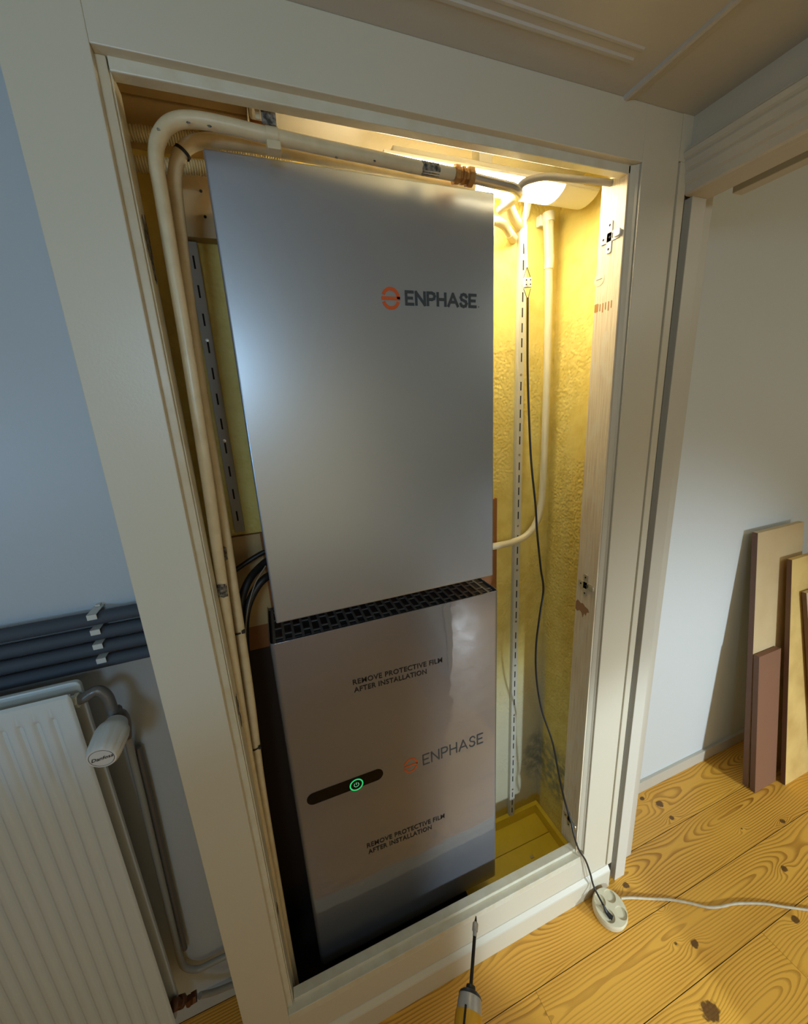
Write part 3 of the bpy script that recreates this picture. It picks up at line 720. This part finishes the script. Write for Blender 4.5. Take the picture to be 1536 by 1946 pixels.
tag(ring_on('cable_tie', at(347, 290, .105), Vector((.6, 0, .8)), .0104, .0045, M['black']), 'black cable tie at the top bend of the rear pipe', 'cable tie')
# pipe clamp hanging from the header
cl = thing('pipe_clamp', 'tarnished strap clamp holding the horizontal cream pipe', 'clamp', (.077, .045, 1.95))
box('hanger', .066, .0865, .0375, .041, 1.957, 2.030, M['chip'], cl, 0.0008)
box('hanger_edge', .0585, .0655, .044, .047, 1.965, 2.03, M['pipe'], cl, 0.0006)
ring_on('strap', Vector((.079, .05, 1.9505)), Vector((1, 0, -.06)), .0102, .017, M['pipe'], cl)
box('strap_foot', .070, .090, .041, .060, 1.930, 1.941, M['pipe'], cl, .001)
# grey conduit over the lamp
tag(tube('grey_conduit', [at(984, 366, .060), at(992, 350, .060), at(1010, 341, .060), at(1040, 336, .060), at(1080, 339, .058), at(1148, 346, .055), at(1175, 350, .055)], .0062, M['grey_cable'], None, 14), 'grey conduit curving right in front of the lamp', 'pipe')

# ================================================================ PVC PIPE AT THE RIGHT BACK
pv = thing('water_pipe', 'cream plastic pipe down the yellow corner that bends left behind the cabinets', 'pipe', (.78, .27, 1.15))
Y_ = .263
tube('pipe_run', [at(1040, 420, Y_), at(1042, 470, Y_), at(1043, 540, Y_), at(1042, 620, Y_), at(1040, 700, Y_), at(1037, 800, Y_), at(1032, 920, Y_), at(1028, 962, Y_), at(1018, 996, Y_), at(1000, 1018, Y_), at(975, 1030, Y_), at(945, 1037, Y_), at(925, 1040, .266), Vector((.565, .278, 1.141)), Vector((.558, .289, 1.141))], .0100, M['pvc'], pv, 16)
def sleeve(name, p0, p1, r, m, parent):
    a, b_ = at(*p0, Y_), at(*p1, Y_); d = b_-a
    return lathe(name, [(0, r*.8), (.0004, r), (d.length-.012, r), (d.length, r*1.0), (d.length+.0003, r*.8)], a, d, m, parent, 18)
sleeve('sleeve', (1045, 485), (1043, 512), .0120, M['pvc'], pv)
sleeve('collar', (1043, 404), (1043, 422), .0145, M['white_plastic'], pv)
sleeve('upper_tube', (1044, 420), (1044.5, 486), .0112, M['pvc'], pv)
box('wall_clip', .745, .772, .272, .2895, 1.985, 2.010, M['white_plastic'], pv, .003)
# conduits entering the back wall at the top right
c1 = tag(tube('conduit', [at(962, 380, .18), at(968, 395, .20), at(976, 412, .235), at(987, 430, .285)], .0115, M['pvc_raw'], None, 16), 'wide cream tube entering the back wall below the lamp', 'pipe')
c2 = thing('conduit', 'ribbed cream tube curving into the back wall beside the upper cabinet', 'pipe', at(960, 430, .25))
ribbed('ribbed_hose', [at(925, 418, .22), at(945, 421, .225), at(960, 430, .24), at(968, 443, .262)], .0092, M['pvc_raw'], c2)
tube('tube_end', [at(968, 443, .262), at(973, 450, .275), at(976, 454, .289)], .0112, M['pvc_raw'], c2, 16, False)
tag(tube('conduit', [(0.708, .30, 2.01), (0.708, .285, 2.005), (.700, .262, 2.03)], .009, M['white_plastic'], None, 12), 'white tube stub in the wall just under the lamp', 'pipe')

# black cables left of the cabinets
def cable(pts, r, lab, Y=.2):
    return tag(tube('cable', [at(a, b_, c) for a, b_, c in pts], r, M['black'], None, 10), lab, 'cable')
cable([(530, 1050, .22), (497, 1075, .2), (472, 1105, .17), (457, 1150, .15), (455, 1200, .14), (458, 1300, .145), (470, 1400, .15), (490, 1520, .16)], .0085, 'thick black cable dropping behind the two cream pipes')
cable([(540, 1080, .2), (505, 1098, .17), (483, 1125, .16), (468, 1165, .15), (466, 1220, .15), (476, 1330, .16), (495, 1450, .17)], .0085, 'second thick black cable, nearest the lower cabinet')
cable([(530, 1040, .23), (500, 1050, .225), (470, 1068, .22), (440, 1088, .21), (415, 1098, .2)], .0055, 'thin black cable running left along the brown board')
tag(tube('cable', [at(505, 1075, .155), at(487, 1105, .148), at(475, 1140, .142), at(468, 1180, .138), at(467, 1230, .138), at(470, 1290, .14)], .0012, M['grey_cable'], None, 8), 'thin grey wire in front of the black cables', 'cable')

# ================================================================ HINGE PLATES ON THE RIGHT JAMB
def hinge(z, lab, m, slant=.0):
    t = thing('hinge_plate', lab, 'hinge', (.744, .046, z))
    X = .7438
    bm = newbm()
    for poly in (rrect(.022, .070, z-.009, z+.009, .003), rrect(.041, .054, z-.030, z+.030, .004)):
        add_prism(bm, poly, lambda u, v, w_: Vector((X-w_, u, v + (u-.046)*slant)), .0022)
    obj('plate', bm, m, t, .0005, seg=1)
    bm = newbm(); add_prism(bm, rrect(.018, .034, z-.006, z+.006, .003), lambda u, v, w_: Vector((X-.0022-w_, u, v)), .004); obj('mount', bm, m, t, .0006, seg=1)
    for yy, zz in ((.0475, z+.022), (.0475, z-.022), (.046, z), (.062, z)):
        lathe('screw_hole', [(0, .0024), (.0004, .0024)], (X-.0021, yy, zz), (-1, 0, 0), M['slot'], t, 10)
    box('slot', X-.0028, X-.0021, .038, .0395, z-.005, z+.005, M['slot'], t)
hinge(1.873, 'top cream painted hinge plate on the right jamb', M['white_plastic'])
hinge(1.081, 'middle nickel hinge plate on the right jamb at half height', M['nickel'])
hinge(0.285, 'lowest nickel hinge plate on the right jamb near the sill', M['nickel'])
# bare-wood marks on the jamb (flat wear)
bm = newbm()
for k in range(5):
    y_ = .030+.0075*k; add_prism(bm, rrect(y_, y_+.0028, 1.735-.004*(k % 2)-.002*k*0, 1.750, .0012, 3), lambda u, v, w_: Vector((.7439-w_, u, v)), .0003)
add_prism(bm, rrect(.066, .0765, 1.735, 1.752, .002, 3), lambda u, v, w_: Vector((.7439-w_, u, v)), .0003)
obj('wear_mark', bm, mat('bare_wood_mark', (.42, .19, .05), .6), jr if False else cf)
bm = newbm()
poly = [(.076, 1.022), (.070, 1.030), (.060, 1.024), (.052, 1.027), (.045, 1.021), (.034, 1.018), (.030, 1.010), (.038, 1.006), (.040, .996), (.046, 1.000), (.050, .986), (.055, .998), (.062, 1.002), (.070, .996), (.0765, 1.000)]
add_prism(bm, poly, lambda u, v, w_: Vector((.7439-w_, u, v)), .0003)
obj('wear_mark', bm, mat('bare_wood_patch', (.36, .19, .09), .6), cf)

# ================================================================ LAMP LEAD, TERMINAL BLOCK, BLACK CORD
tag(tube('lamp_lead', [at(1000, 385, .205), at(998, 410, .21), at(998, 450, .215), at(1000, 480, .215), at(1002, 508, .215)], .0030, M['white_plastic'], None, 10), 'white flat lead hanging from the lamp', 'cable')
tb_ = thing('terminal_block', 'small cream double terminal block joining the lamp lead to the black cord', 'connector', at(1002, 538, .215))
for dx, dy in ((-.006, 0), (.006, .0012)):
    c = at(1002, 538, .215)
    box('block', c.x+dx-.0045, c.x+dx+.0045, .210, .219, c.z-.011+dy, c.z+.011+dy, M['white_plastic'], tb_, .0012)
    for s in (-.005, .005): lathe('terminal_screw', [(0, .0018), (.0004, .0018)], (c.x+dx, .2100, c.z+dy+s), (0, -1, 0), M['slot'], tb_, 8)
    for a, b_ in (((1002, 508), (1002+dx*1100, 528)), ((1002+dx*1100, 549), (1003, 570))):
        tube('wire', [at(*a, .215), at(*b_, .215)], .0008, M['black'], tb_, 6, False)
cord_pts = [(1003, 566, .213), (1003, 600, .21), (1003, 700, .205), (1006, 800, .20), (1010, 880, .19), (1018, 960, .175), (1021, 1010, .165), (1028, 1080, .15), (1033, 1120, .14), (1026, 1170, .13), (1019, 1230, .125), (1020, 1290, .12), (1030, 1350, .11),
            (1050, 1410, .095), (1062, 1470, .075), (1073, 1520, .055), (1085, 1560, .030), (1092, 1590, .008), (1100, 1614, -.004), (1113, 1635, -.012), (1122, 1660, -.018), (1129, 1685, -.024)]
CP = [at(*p) for p in cord_pts]
plug_top = CP[-1]
bc = thing('cable', 'long black cable hanging down the yellow wall, plugged into the round socket', 'cord', (.8, -.03, .03))
# ---- round four-way socket lying tilted against the skirting
SO = Vector((.815, -.062, .0085)); AX = Vector((0, 0, 1))
TX = Vector((1, 0, 0)); TN = Vector((0, -.16, .987)).normalized(); TY = TN.cross(TX)
KS = 1.16
def soc(u, v, h): return SO + (TX*u + TY*v + TN*h)*KS
ps = thing('extension_socket', 'round ivory four-way socket block on the pine floor by the skirting', 'socket', (SO.x, SO.y, 0))
lathe('base', [(0, .0395*KS), (.001*KS, .0415*KS), (.014*KS, .0425*KS), (.017*KS, .0415*KS)], SO, TN, M['socket'], ps, 48)
# cover disc with four round wells
bm = newbm()
HT = .0215; wells = [(-.018, -.012), (.0165, -.019), (.0165, .0175), (-.016, .0205)]
WR = .0145
ang0 = []
N_ = 64
top = [bm.verts.new(soc(.0395*math.cos(2*PI*k/N_), .0395*math.sin(2*PI*k/N_), HT)) for k in range(N_)]
side = [bm.verts.new(soc(.0418*math.cos(2*PI*k/N_), .0418*math.sin(2*PI*k/N_), .0165)) for k in range(N_)]
edges = []
for k in range(N_):
    bm.faces.new((side[k], side[(k+1)%N_], top[(k+1)%N_], top[k]))
    edges.append(bm.edges.get((top[k], top[(k+1)%N_])))
for wx, wy in wells:
    rim = [bm.verts.new(soc(wx+WR*math.cos(2*PI*k/28), wy+WR*math.sin(2*PI*k/28), HT)) for k in range(28)]
    low = [bm.verts.new(soc(wx+WR*.95*math.cos(2*PI*k/28), wy+WR*.95*math.sin(2*PI*k/28), HT-.006)) for k in range(28)]
    for k in range(28):
        edges.append(bm.edges.new((rim[k], rim[(k+1)%28]))); bm.faces.new((rim[k], rim[(k+1)%28], low[(k+1)%28], low[k]))
    bm.faces.new(low)
bmesh.ops.triangle_fill(bm, edges=edges, use_beauty=True)
obj('cover', bm, M['socket'], ps, smooth=True)
for wx, wy in wells:
    for s in (-1, 1):
        lathe('pin_hole', [(0, .0030), (.0005, .0030)], soc(wx+s*.0058*.94, wy+s*.0058*.34, HT-.0060), TN, M['slot'], ps, 10)
cpts = [(1180, 1707, .010), (1200, 1706, .006), (1240, 1708, .004), (1275, 1710, .004), (1310, 1716, .004), (1345, 1724, .004), (1370, 1723, .004), (1400, 1717, .004), (1450, 1717, .004), (1490, 1723, .004), (1536, 1729, .004), (1640, 1742, .004), (1800, 1760, .004), (2100, 1790, .004), (2600, 1815, .004)]
tube('cord', [atz(*p) for p in cpts], .0036, M['cord_white'], ps, 12)
# plug of the black cord sits in the lower left well
pw = soc(wells[0][0], wells[0][1], HT-.0055)
dirp = Vector((-.0005, .010, .012))
tube('cord_run', CP + [pw + Vector((-.006, .015, .026))], .0028, M['black'], bc, 10)
bm = newbm()
PQ = [pw + Vector((-.0065, .0165, .030)), pw + Vector((-.005, .012, .022)), pw + Vector((-.003, .006, .014)), pw + Vector((.0, -.002, .010)), pw + Vector((.004, -.010, .0085))]
add_tube(bm, catmull(PQ, 4), lambda t: .0030 + .0036*min(1, t*1.5), 10, flat=.8)
add_box(bm, pw.x-.003, pw.x+.003, pw.y-.006, pw.y+.004, pw.z, pw.z+.008)
obj('plug', bm, M['black'], bc, smooth=True)

# ================================================================ IMPACT DRIVER
tip = depth_at(905, 1740, .54); ctr = depth_at(893, 1905, .47); ax_ = (tip-ctr).normalized()
dv = thing('impact_driver', 'yellow and silver cordless impact driver with a long screw bit pointing up', 'power tool', tip)
def on(px, py):      # distance down the tool axis from the tip
    lo_, hi_ = 0.0, 0.30
    for _ in range(40):
        m_ = (lo_+hi_)/2; v = tip - ax_*m_ - CAMP
        if v.dot(DOWN)/v.dot(FWD)*FPX + 973 < py: lo_ = m_
        else: hi_ = m_
    return lo_
dn = -ax_
L1 = on(905.5, 1752); L2 = on(903, 1780); L3 = on(898, 1875); L4 = on(895, 1893); L5 = on(894, 1926)
lathe('bit', [(0, 0), (.001, .0007), (.006, .0018), (L1, .0013), (L1+.002, .0013)], tip, dn, M['steel_dark'], dv, 12)
lathe('bit_holder', [(L1, .002), (L1+.001, .0034), (L1+.002, .0038), (L1+(L2-L1)*.62, .0038), (L1+(L2-L1)*.66, .0032), (L1+(L2-L1)*.68, .0026), (L2, .0026)], tip, dn, M['alu'], dv, 16)
lathe('shaft', [(L2-.001, .0022), (L3, .0022)], tip, dn, M['steel_dark'], dv, 8)
lathe('chuck_sleeve', [(L3-.001, .0052), (L3+.0006, .0058), (L3+(L4-L3)*.45, .0058), (L3+(L4-L3)*.5, .0098), (L4-.002, .0126), (L4+.0005, .0142)], tip, dn, M['black'], dv, 32)
lathe('nose_housing', [(L4-.0002, .0110), (L4, .0136), (L4+(L5-L4)*.4, .0144), (L5-.002, .0149), (L5+.002, .0151)], tip, dn, M['alu'], dv, 32)
lathe('motor_housing', [(L5, .0153), (L5+.003, .0160), (L5+.050, .0180), (L5+.062, .0170), (L5+.066, .012)], tip, dn, M['tool_yellow'], dv, 32)
q = tip + dn*(L5+.030); hd = (Vector((.15, -.9, -.35))).normalized()
tube('handle', [q, q+hd*.03, q+hd*.075, q+hd*.105], lambda t: .0165-.003*math.sin(PI*t), M['tool_yellow'], dv, 16, flat=.85)
bm = newbm(); add_box(bm, -.03, .03, -.022, .022, -.012, .012)
mt = Matrix.Translation(q+hd*.115) @ hd.to_track_quat('Z', 'X').to_matrix().to_4x4()
for v in bm.verts: v.co = mt @ v.co
obj('battery_pack', bm, M['black'], dv, .003)
bm = newbm()
side_ = ax_.cross(Vector((0, 1, 0))).normalized()
for s in (-1, 1): add_tube(bm, [tip+dn*(L5-.002)+side_*s*.0160, tip+dn*(L5+.02)+side_*s*.0182], .0012, 8)
obj('housing_ribs', bm, M['steel_dark'], dv)

# ================================================================ RADIATOR
ra = thing('radiator', 'white ribbed panel radiator on the left wall', 'radiator', (-.7, .09, .18))
RX0, RX1, RZ0, RZ1, RY = -1.10, -0.360, 0.20, 1.113, 0.060
def rib(x):
    u = ((x + 0.391) / 0.0225) % 1.0; u = min(u, 1-u)
    t = max(0, 1-u/.34); return .0065*(t*t*(3-2*t))
bm = newbm(); nx = 330; nz = 46; G_ = []
zl = [RZ0 + (RZ1-RZ0)*(j/nz) for j in range(nz+1)]
zl = sorted(set([RZ0, RZ0+.004, RZ0+.03, RZ0+.045, RZ1-.046, RZ1-.042, RZ1-.038, RZ1-.033, RZ1-.010, RZ1-.004, RZ1] + zl[4:-4]))
for z_ in zl:
    row = []
    for i in range(nx+1):
        x_ = RX0+(RX1-RX0)*i/nx; dep_ = 0
        inz = max(0, min(1, (RZ1-.034-z_)/.006))*max(0, min(1, (z_-RZ0-.032)/.008))
        if x_ < -.383: dep_ = rib(x_)*inz
        e = min(z_-RZ0, RZ1-z_, RX1-x_); rnd = .005*max(0, 1-e/.005)**2
        xx = x_
        for cz_, s in ((RZ1-.012, 1), (RZ0+.012, -1)):       # rounded corners
            if (z_-cz_)*s > 0 and x_ > RX1-.012:
                dx_, dz_ = x_-(RX1-.012), abs(z_-cz_); rr_ = math.hypot(dx_, dz_)
                if rr_ > .012: xx = RX1-.012+dx_*.012/rr_
        row.append(bm.verts.new((xx, RY+dep_+rnd, z_)))
    G_.append(row)
for A, Bq in zip(G_, G_[1:]):
    for i in range(nx): bm.faces.new((A[i], A[i+1], Bq[i+1], Bq[i]))
add_box(bm, RX0, RX1-.002, RY+.0052, RY+.009, RZ0+.002, RZ1-.003)
obj('front_panel', bm, M['rad'], ra, smooth=True)
bm = newbm(); add_prism(bm, rrect(RX0, RX1, RZ0, RZ1, .010), lambda u, v, w_: Vector((u, .100+w_, v)), .010); obj('back_panel', bm, M['rad'], ra, .002)
bm = newbm()
xx = RX0+.02
while xx < RX1-.02: add_box(bm, xx, xx+.001, RY+.009, .100, RZ0+.03, RZ1-.03); xx += .012
obj('convector_fins', bm, M['iron_pipe'], ra)['kind'] = 'stuff'
tube('top_manifold', [(RX0, .085, RZ1-.028), (RX1-.004, .085, RZ1-.028)], .010, M['rad'], ra, 14, False)
tube('bottom_manifold', [(RX0, .085, RZ0+.028), (RX1-.004, .085, RZ0+.028)], .010, M['rad'], ra, 14, False)
lathe('end_nut', [(0, .0125), (.006, .0125)], (RX1-.006, .085, RZ1-.028), (1, 0, 0), M['cream_edge'], ra, 6)
for z_ in (RZ0+.1, RZ1-.1): box('wall_hook', -.52, -.50, .110, .1995, z_-.012, z_+.012, M['rad'], ra)

# thermostatic valve
vt = thing('radiator_valve', 'white thermostatic valve head on an iron bend beside the radiator top', 'valve', (-.32, .05, 1.05))
e0 = Vector((RX1-.002, .085, RZ1-.028)); 
tube('pipe_bend', [e0, e0+Vector((.010, 0, .002)), at(185, 1312, .085), at(203, 1322, .085), at(212, 1343, .083), at(215, 1356, .08)], .0088, M['iron'], vt, 16)
pj = at(216, 1358, .082)
lathe('valve_body', [(-.004, .009), (0, .0125), (.010, .0125), (.012, .0105), (.022, .011)], pj+Vector((0, .008, .006)), Vector((0, -.35, -.94)), M['iron'], vt, 8)
tube('valve_tail', [at(216, 1352, .085), at(232, 1356, .10), at(240, 1370, .12), at(243, 1400, .14)], .0075, M['iron'], vt, 12)
hb = at(223, 1370, .070); ht = at(193, 1441, .0); ht.z = ht.z; hdv = (ht-hb).normalized(); HL = (ht-hb).length
bm = newbm(); n = 60
prof = [(0, .012), (.002, .017), (HL*.18, .0205), (HL*.26, .0245), (HL*.40, .0265), (HL*.84, .0250), (HL*.95, .0235), (HL, .0210)]
a_ = hdv.cross(Vector((0, 0, 1))).normalized(); b2 = hdv.cross(a_)
rings = []
for d, r in prof:
    ridge = .0014 if HL*.28 < d < HL*.97 else 0
    rings.append([bm.verts.new(hb+hdv*d+(a_*math.cos(2*PI*k/n)+b2*math.sin(2*PI*k/n))*(r-(ridge if k % 5 == 0 else 0))) for k in range(n)])
for A, Bq in zip(rings, rings[1:]):
    for k in range(n): bm.faces.new((A[k], A[(k+1)%n], Bq[(k+1)%n], Bq[k]))
bm.faces.new(rings[0]); bm.faces.new(rings[-1])
hd_ = obj('valve_head', bm, M['valve'], vt, smooth=True)
bm = newbm()
for k in range(36):
    t0, t1 = 2*PI*k/36, 2*PI*(k+1)/36
    vs = [bm.verts.new(ht+hdv*.0004+(a_*math.cos(t)+b2*math.sin(t))*r) for r, t in ((.0174, t0), (.0181, t0), (.0181, t1), (.0174, t1))]; bm.faces.new(vs)
obj('cap_ring', bm, M['charcoal'], hd_)
cu = bpy.data.curves.new('tmp', 'FONT'); cu.body = 'Danfoss'; cu.size = .0100; cu.shear = .45; cu.offset = .00012; cu.align_x = 'CENTER'; cu.align_y = 'CENTER'; cu.resolution_u = 2
tmp = bpy.data.objects.new('tmp', cu); C.objects.link(tmp); bpy.context.view_layer.update()
me = bpy.data.meshes.new_from_object(tmp.evaluated_get(bpy.context.evaluated_depsgraph_get())); bpy.data.objects.remove(tmp); bpy.data.curves.remove(cu)
bm = newbm(); bm.from_mesh(me); bpy.data.meshes.remove(me)
upv = (Vector((0, 0, 1)) - hdv*hdv.z).normalized(); rtv = upv.cross(-hdv).normalized() * -1
rtv = hdv.cross(upv) * -1
if rtv.x < 0: rtv = -rtv
rt2 = (rtv + upv*.12).normalized(); up2 = (upv - rtv*.12).normalized()
for v in bm.verts: v.co = ht + hdv*.0006 + rt2*v.co.x + up2*v.co.y
obj('cap_lettering', bm, M['ink'], hd_)
# lower valve and pipes at the foot of the wall
lv = thing('radiator_valve', 'rusty brass lockshield valve at the foot of the radiator', 'valve', at(355, 1900, .11))
p0 = at(335, 1908, .085); p1 = at(362, 1895, .11)
lathe('valve_body', [(-.012, .007), (-.010, .012), (0, .012), (.001, .009), (.012, .009), (.013, .013), (.022, .013), (.023, .007)], p0, (p1-p0).normalized(), M['rust'], lv, 8)
lathe('union_nut', [(0, .0125), (.011, .0125)], at(364, 1898, .12), Vector((1, .1, 0)), M['rust'], lv, 6)
lathe('valve_cap', [(0, .008), (.016, .007), (.018, .004)], at(358, 1897, .11), Vector((0, -.2, -1)), M['rust'], lv, 12)
tag(tube('heating_pipe', [at(380, 1892, .125), at(410, 1884, .14), at(450, 1868, .155), at(500, 1848, .17)], .007, M['iron_pipe'], None, 12), 'lower grey pipe running from the brass valve behind the closet stile', 'pipe')
tag(tube('heating_pipe', [at(243, 1400, .14), at(252, 1440, .168), at(270, 1512, .175), at(300, 1640, .175), at(333, 1780, .175), at(342, 1820, .175), at(352, 1838, .175), at(375, 1842, .175), at(400, 1831, .175), at(430, 1816, .175), at(480, 1792, .175)], .0072, M['iron_pipe'], None, 12), 'painted riser pipe down the wall that turns right near the floor', 'pipe')
tag(tube('heating_pipe', [at(262, 1420, .180), at(285, 1512, .180), at(314, 1640, .180), at(344, 1770, .180), at(352, 1803, .180)], .0055, M['iron'], None, 12), 'thin dark riser pipe tight beside the painted riser', 'pipe')

# grey insulated pipes and their clips
gl = [((0, 1207), (262, 1163)), ((0, 1238), (270, 1190)), ((0, 1266), (275, 1217)), ((0, 1296), (281, 1242))]
names = ['topmost', 'second from top', 'third from top', 'lowest']
for i, (a, b_) in enumerate(gl):
    P0, P1 = at(*a, .17), at(*b_, .17); zc = (P0.z+P1.z)/2
    tag(tube('insulated_pipe', [(-1.8, .172, zc), (-.215, .172, zc)], .0128, M['insul'], None, 16, False), 'dark grey insulated pipe above the radiator, %s of four' % names[i], 'pipe', 'insulated pipes above the radiator')
    c = at((172, 178, 183, 190)[i], (1163, 1189, 1217, 1245)[i], .155)
    t = thing('pipe_clip', 'grey clip at the right end of the insulated pipe that is %s' % names[i], 'clip', (c.x, .17, zc), 'clips of the insulated pipes')
    bm = newbm(); add_box(bm, c.x-.009, c.x+.007, .1555, .1570, zc+.004, zc+.0150); add_box(bm, c.x-.009, c.x+.007, .1555, .1995, zc+.0135, zc+.0150); obj('clip_band', bm, M['valve'], t, .0008)
    bm = newbm(); add_box(bm, c.x-.005, c.x+.003, .19, .2, zc+.0155, zc+.019); obj('clip_foot', bm, M['valve'], t)

# ================================================================ BOARDS LEANING IN THE NEXT ROOM
def lean(name, lab, x0, x1, yb, h, yt, th, m, tilt=0.0, xt=None):
    """board standing at y = yb and leaning back to y = yt at height h"""
    t = thing(name, lab, 'board', ((x0+x1)/2, yb, 0))
    bm = newbm(); d = Vector((tilt, yt-yb, h)); 
    for w0, w1 in ((0, 1),):
        P_ = []
        for s in (0, 1):
            for x_ in (x0, x1):
                for k in (0, th): P_.append(Vector((x_, yb+k, .001)) + d*s)
        idx = [P_[0], P_[2], P_[3], P_[1], P_[4], P_[6], P_[7], P_[5]]
        vs = [bm.verts.new(p) for p in idx]
        for f in ((0,3,2,1),(4,5,6,7),(0,1,5,4),(1,2,6,5),(2,3,7,6),(3,0,4,7)): bm.faces.new([vs[i] for i in f])
    o = obj('face_board', bm, m, t, .0006, seg=1)
    o.data.materials.append(M['board_edge'])
    for p in o.data.polygons:
        if abs(p.normal.x) > .8: p.material_index = 1
    return t
lean('leaning_board', 'tallest pale plywood board leaning on the white wall, behind the others', 1.652, 1.935, .030, 1.045, .150, .018, M['board_light'])
lean('leaning_board', 'short reddish brown board standing against the tallest board', 1.651, 1.785, .004, .575, .075, .018, M['board_brown'])
lean('leaning_board', 'pale board with dark edge leaning in front, right of the brown board', 1.795, 2.06, -.022, .930, .102, .016, M['board_yellow'])
lean('leaning_board', 'tilted narrow board at the picture edge, in front of the others', 1.962, 2.20, -.048, .80, .064, .014, M['board_light'], tilt=-.115)

# ================================================================ SMALL WEAR AND DEBRIS
def blob(cx, cz, rx, rz, n=13, seed=0):
    rnd = random.Random(seed)
    return [(cx+rx*math.cos(2*PI*k/n)*rnd.uniform(.6, 1.15), cz+rz*math.sin(2*PI*k/n)*rnd.uniform(.6, 1.15)) for k in range(n)]
bm = newbm()
for i, (y_, z_, ry, rz) in enumerate(((.040, 1.800, .014, .030), (.046, 1.762, .010, .022), (.040, 1.02, .012, .026), (.044, .985, .009, .018), (.040, .47, .012, .020))):
    add_prism(bm, blob(y_, z_, ry, rz, 13, i), lambda u, v, w_: Vector((-.1089+w_, u, v)), .0004)
obj('paint_chip', bm, M['chip'], cf)
bm = newbm(); add_prism(bm, blob(.075, 1.802, .006, .030, 13, 3), lambda u, v, w_: Vector((-.1095+w_, min(u, .078)-.02, v)), .0012); obj('paint_chip', bm, M['chip'], cf)
# chips on the front pipe bend
bm = newbm()
for px, py in ((358, 233), (301, 246), (398, 240), (640, 300), (712, 306)):
    p = at(px, py, .0398); add_prism(bm, blob(p.x, p.z, .0028, .0014, 9, px), lambda u, v, w_: Vector((u, .0400-w_, v)), .0012)
obj('paint_chip', bm, M['chip'], pa)
tag(box('wood_chip', .690, .703, .150, .158, .0012, .0045, M['board_light'], None, .0006), 'small pale wood chip on the yellow closet floor', 'wood chip')
bm = newbm(); add_prism(bm, blob(.8955, .022, .0055, .024, 11, 5), lambda u, v, w_: Vector((u, .0118-w_, v)), .0006); obj('rust_stain', bm, M['rust'], dr)
# round plug in the jamb below the top hinge
lathe('wood_plug', [(0, .0135), (.0006, .0135), (.0008, .0125)], (.7440, .068, 1.800), (-1, 0, 0), M['jamb'], cf, 24)
box('plug_slot', .7430, .7434, .060, .076, 1.7995, 1.8008, M['groove'], cf)
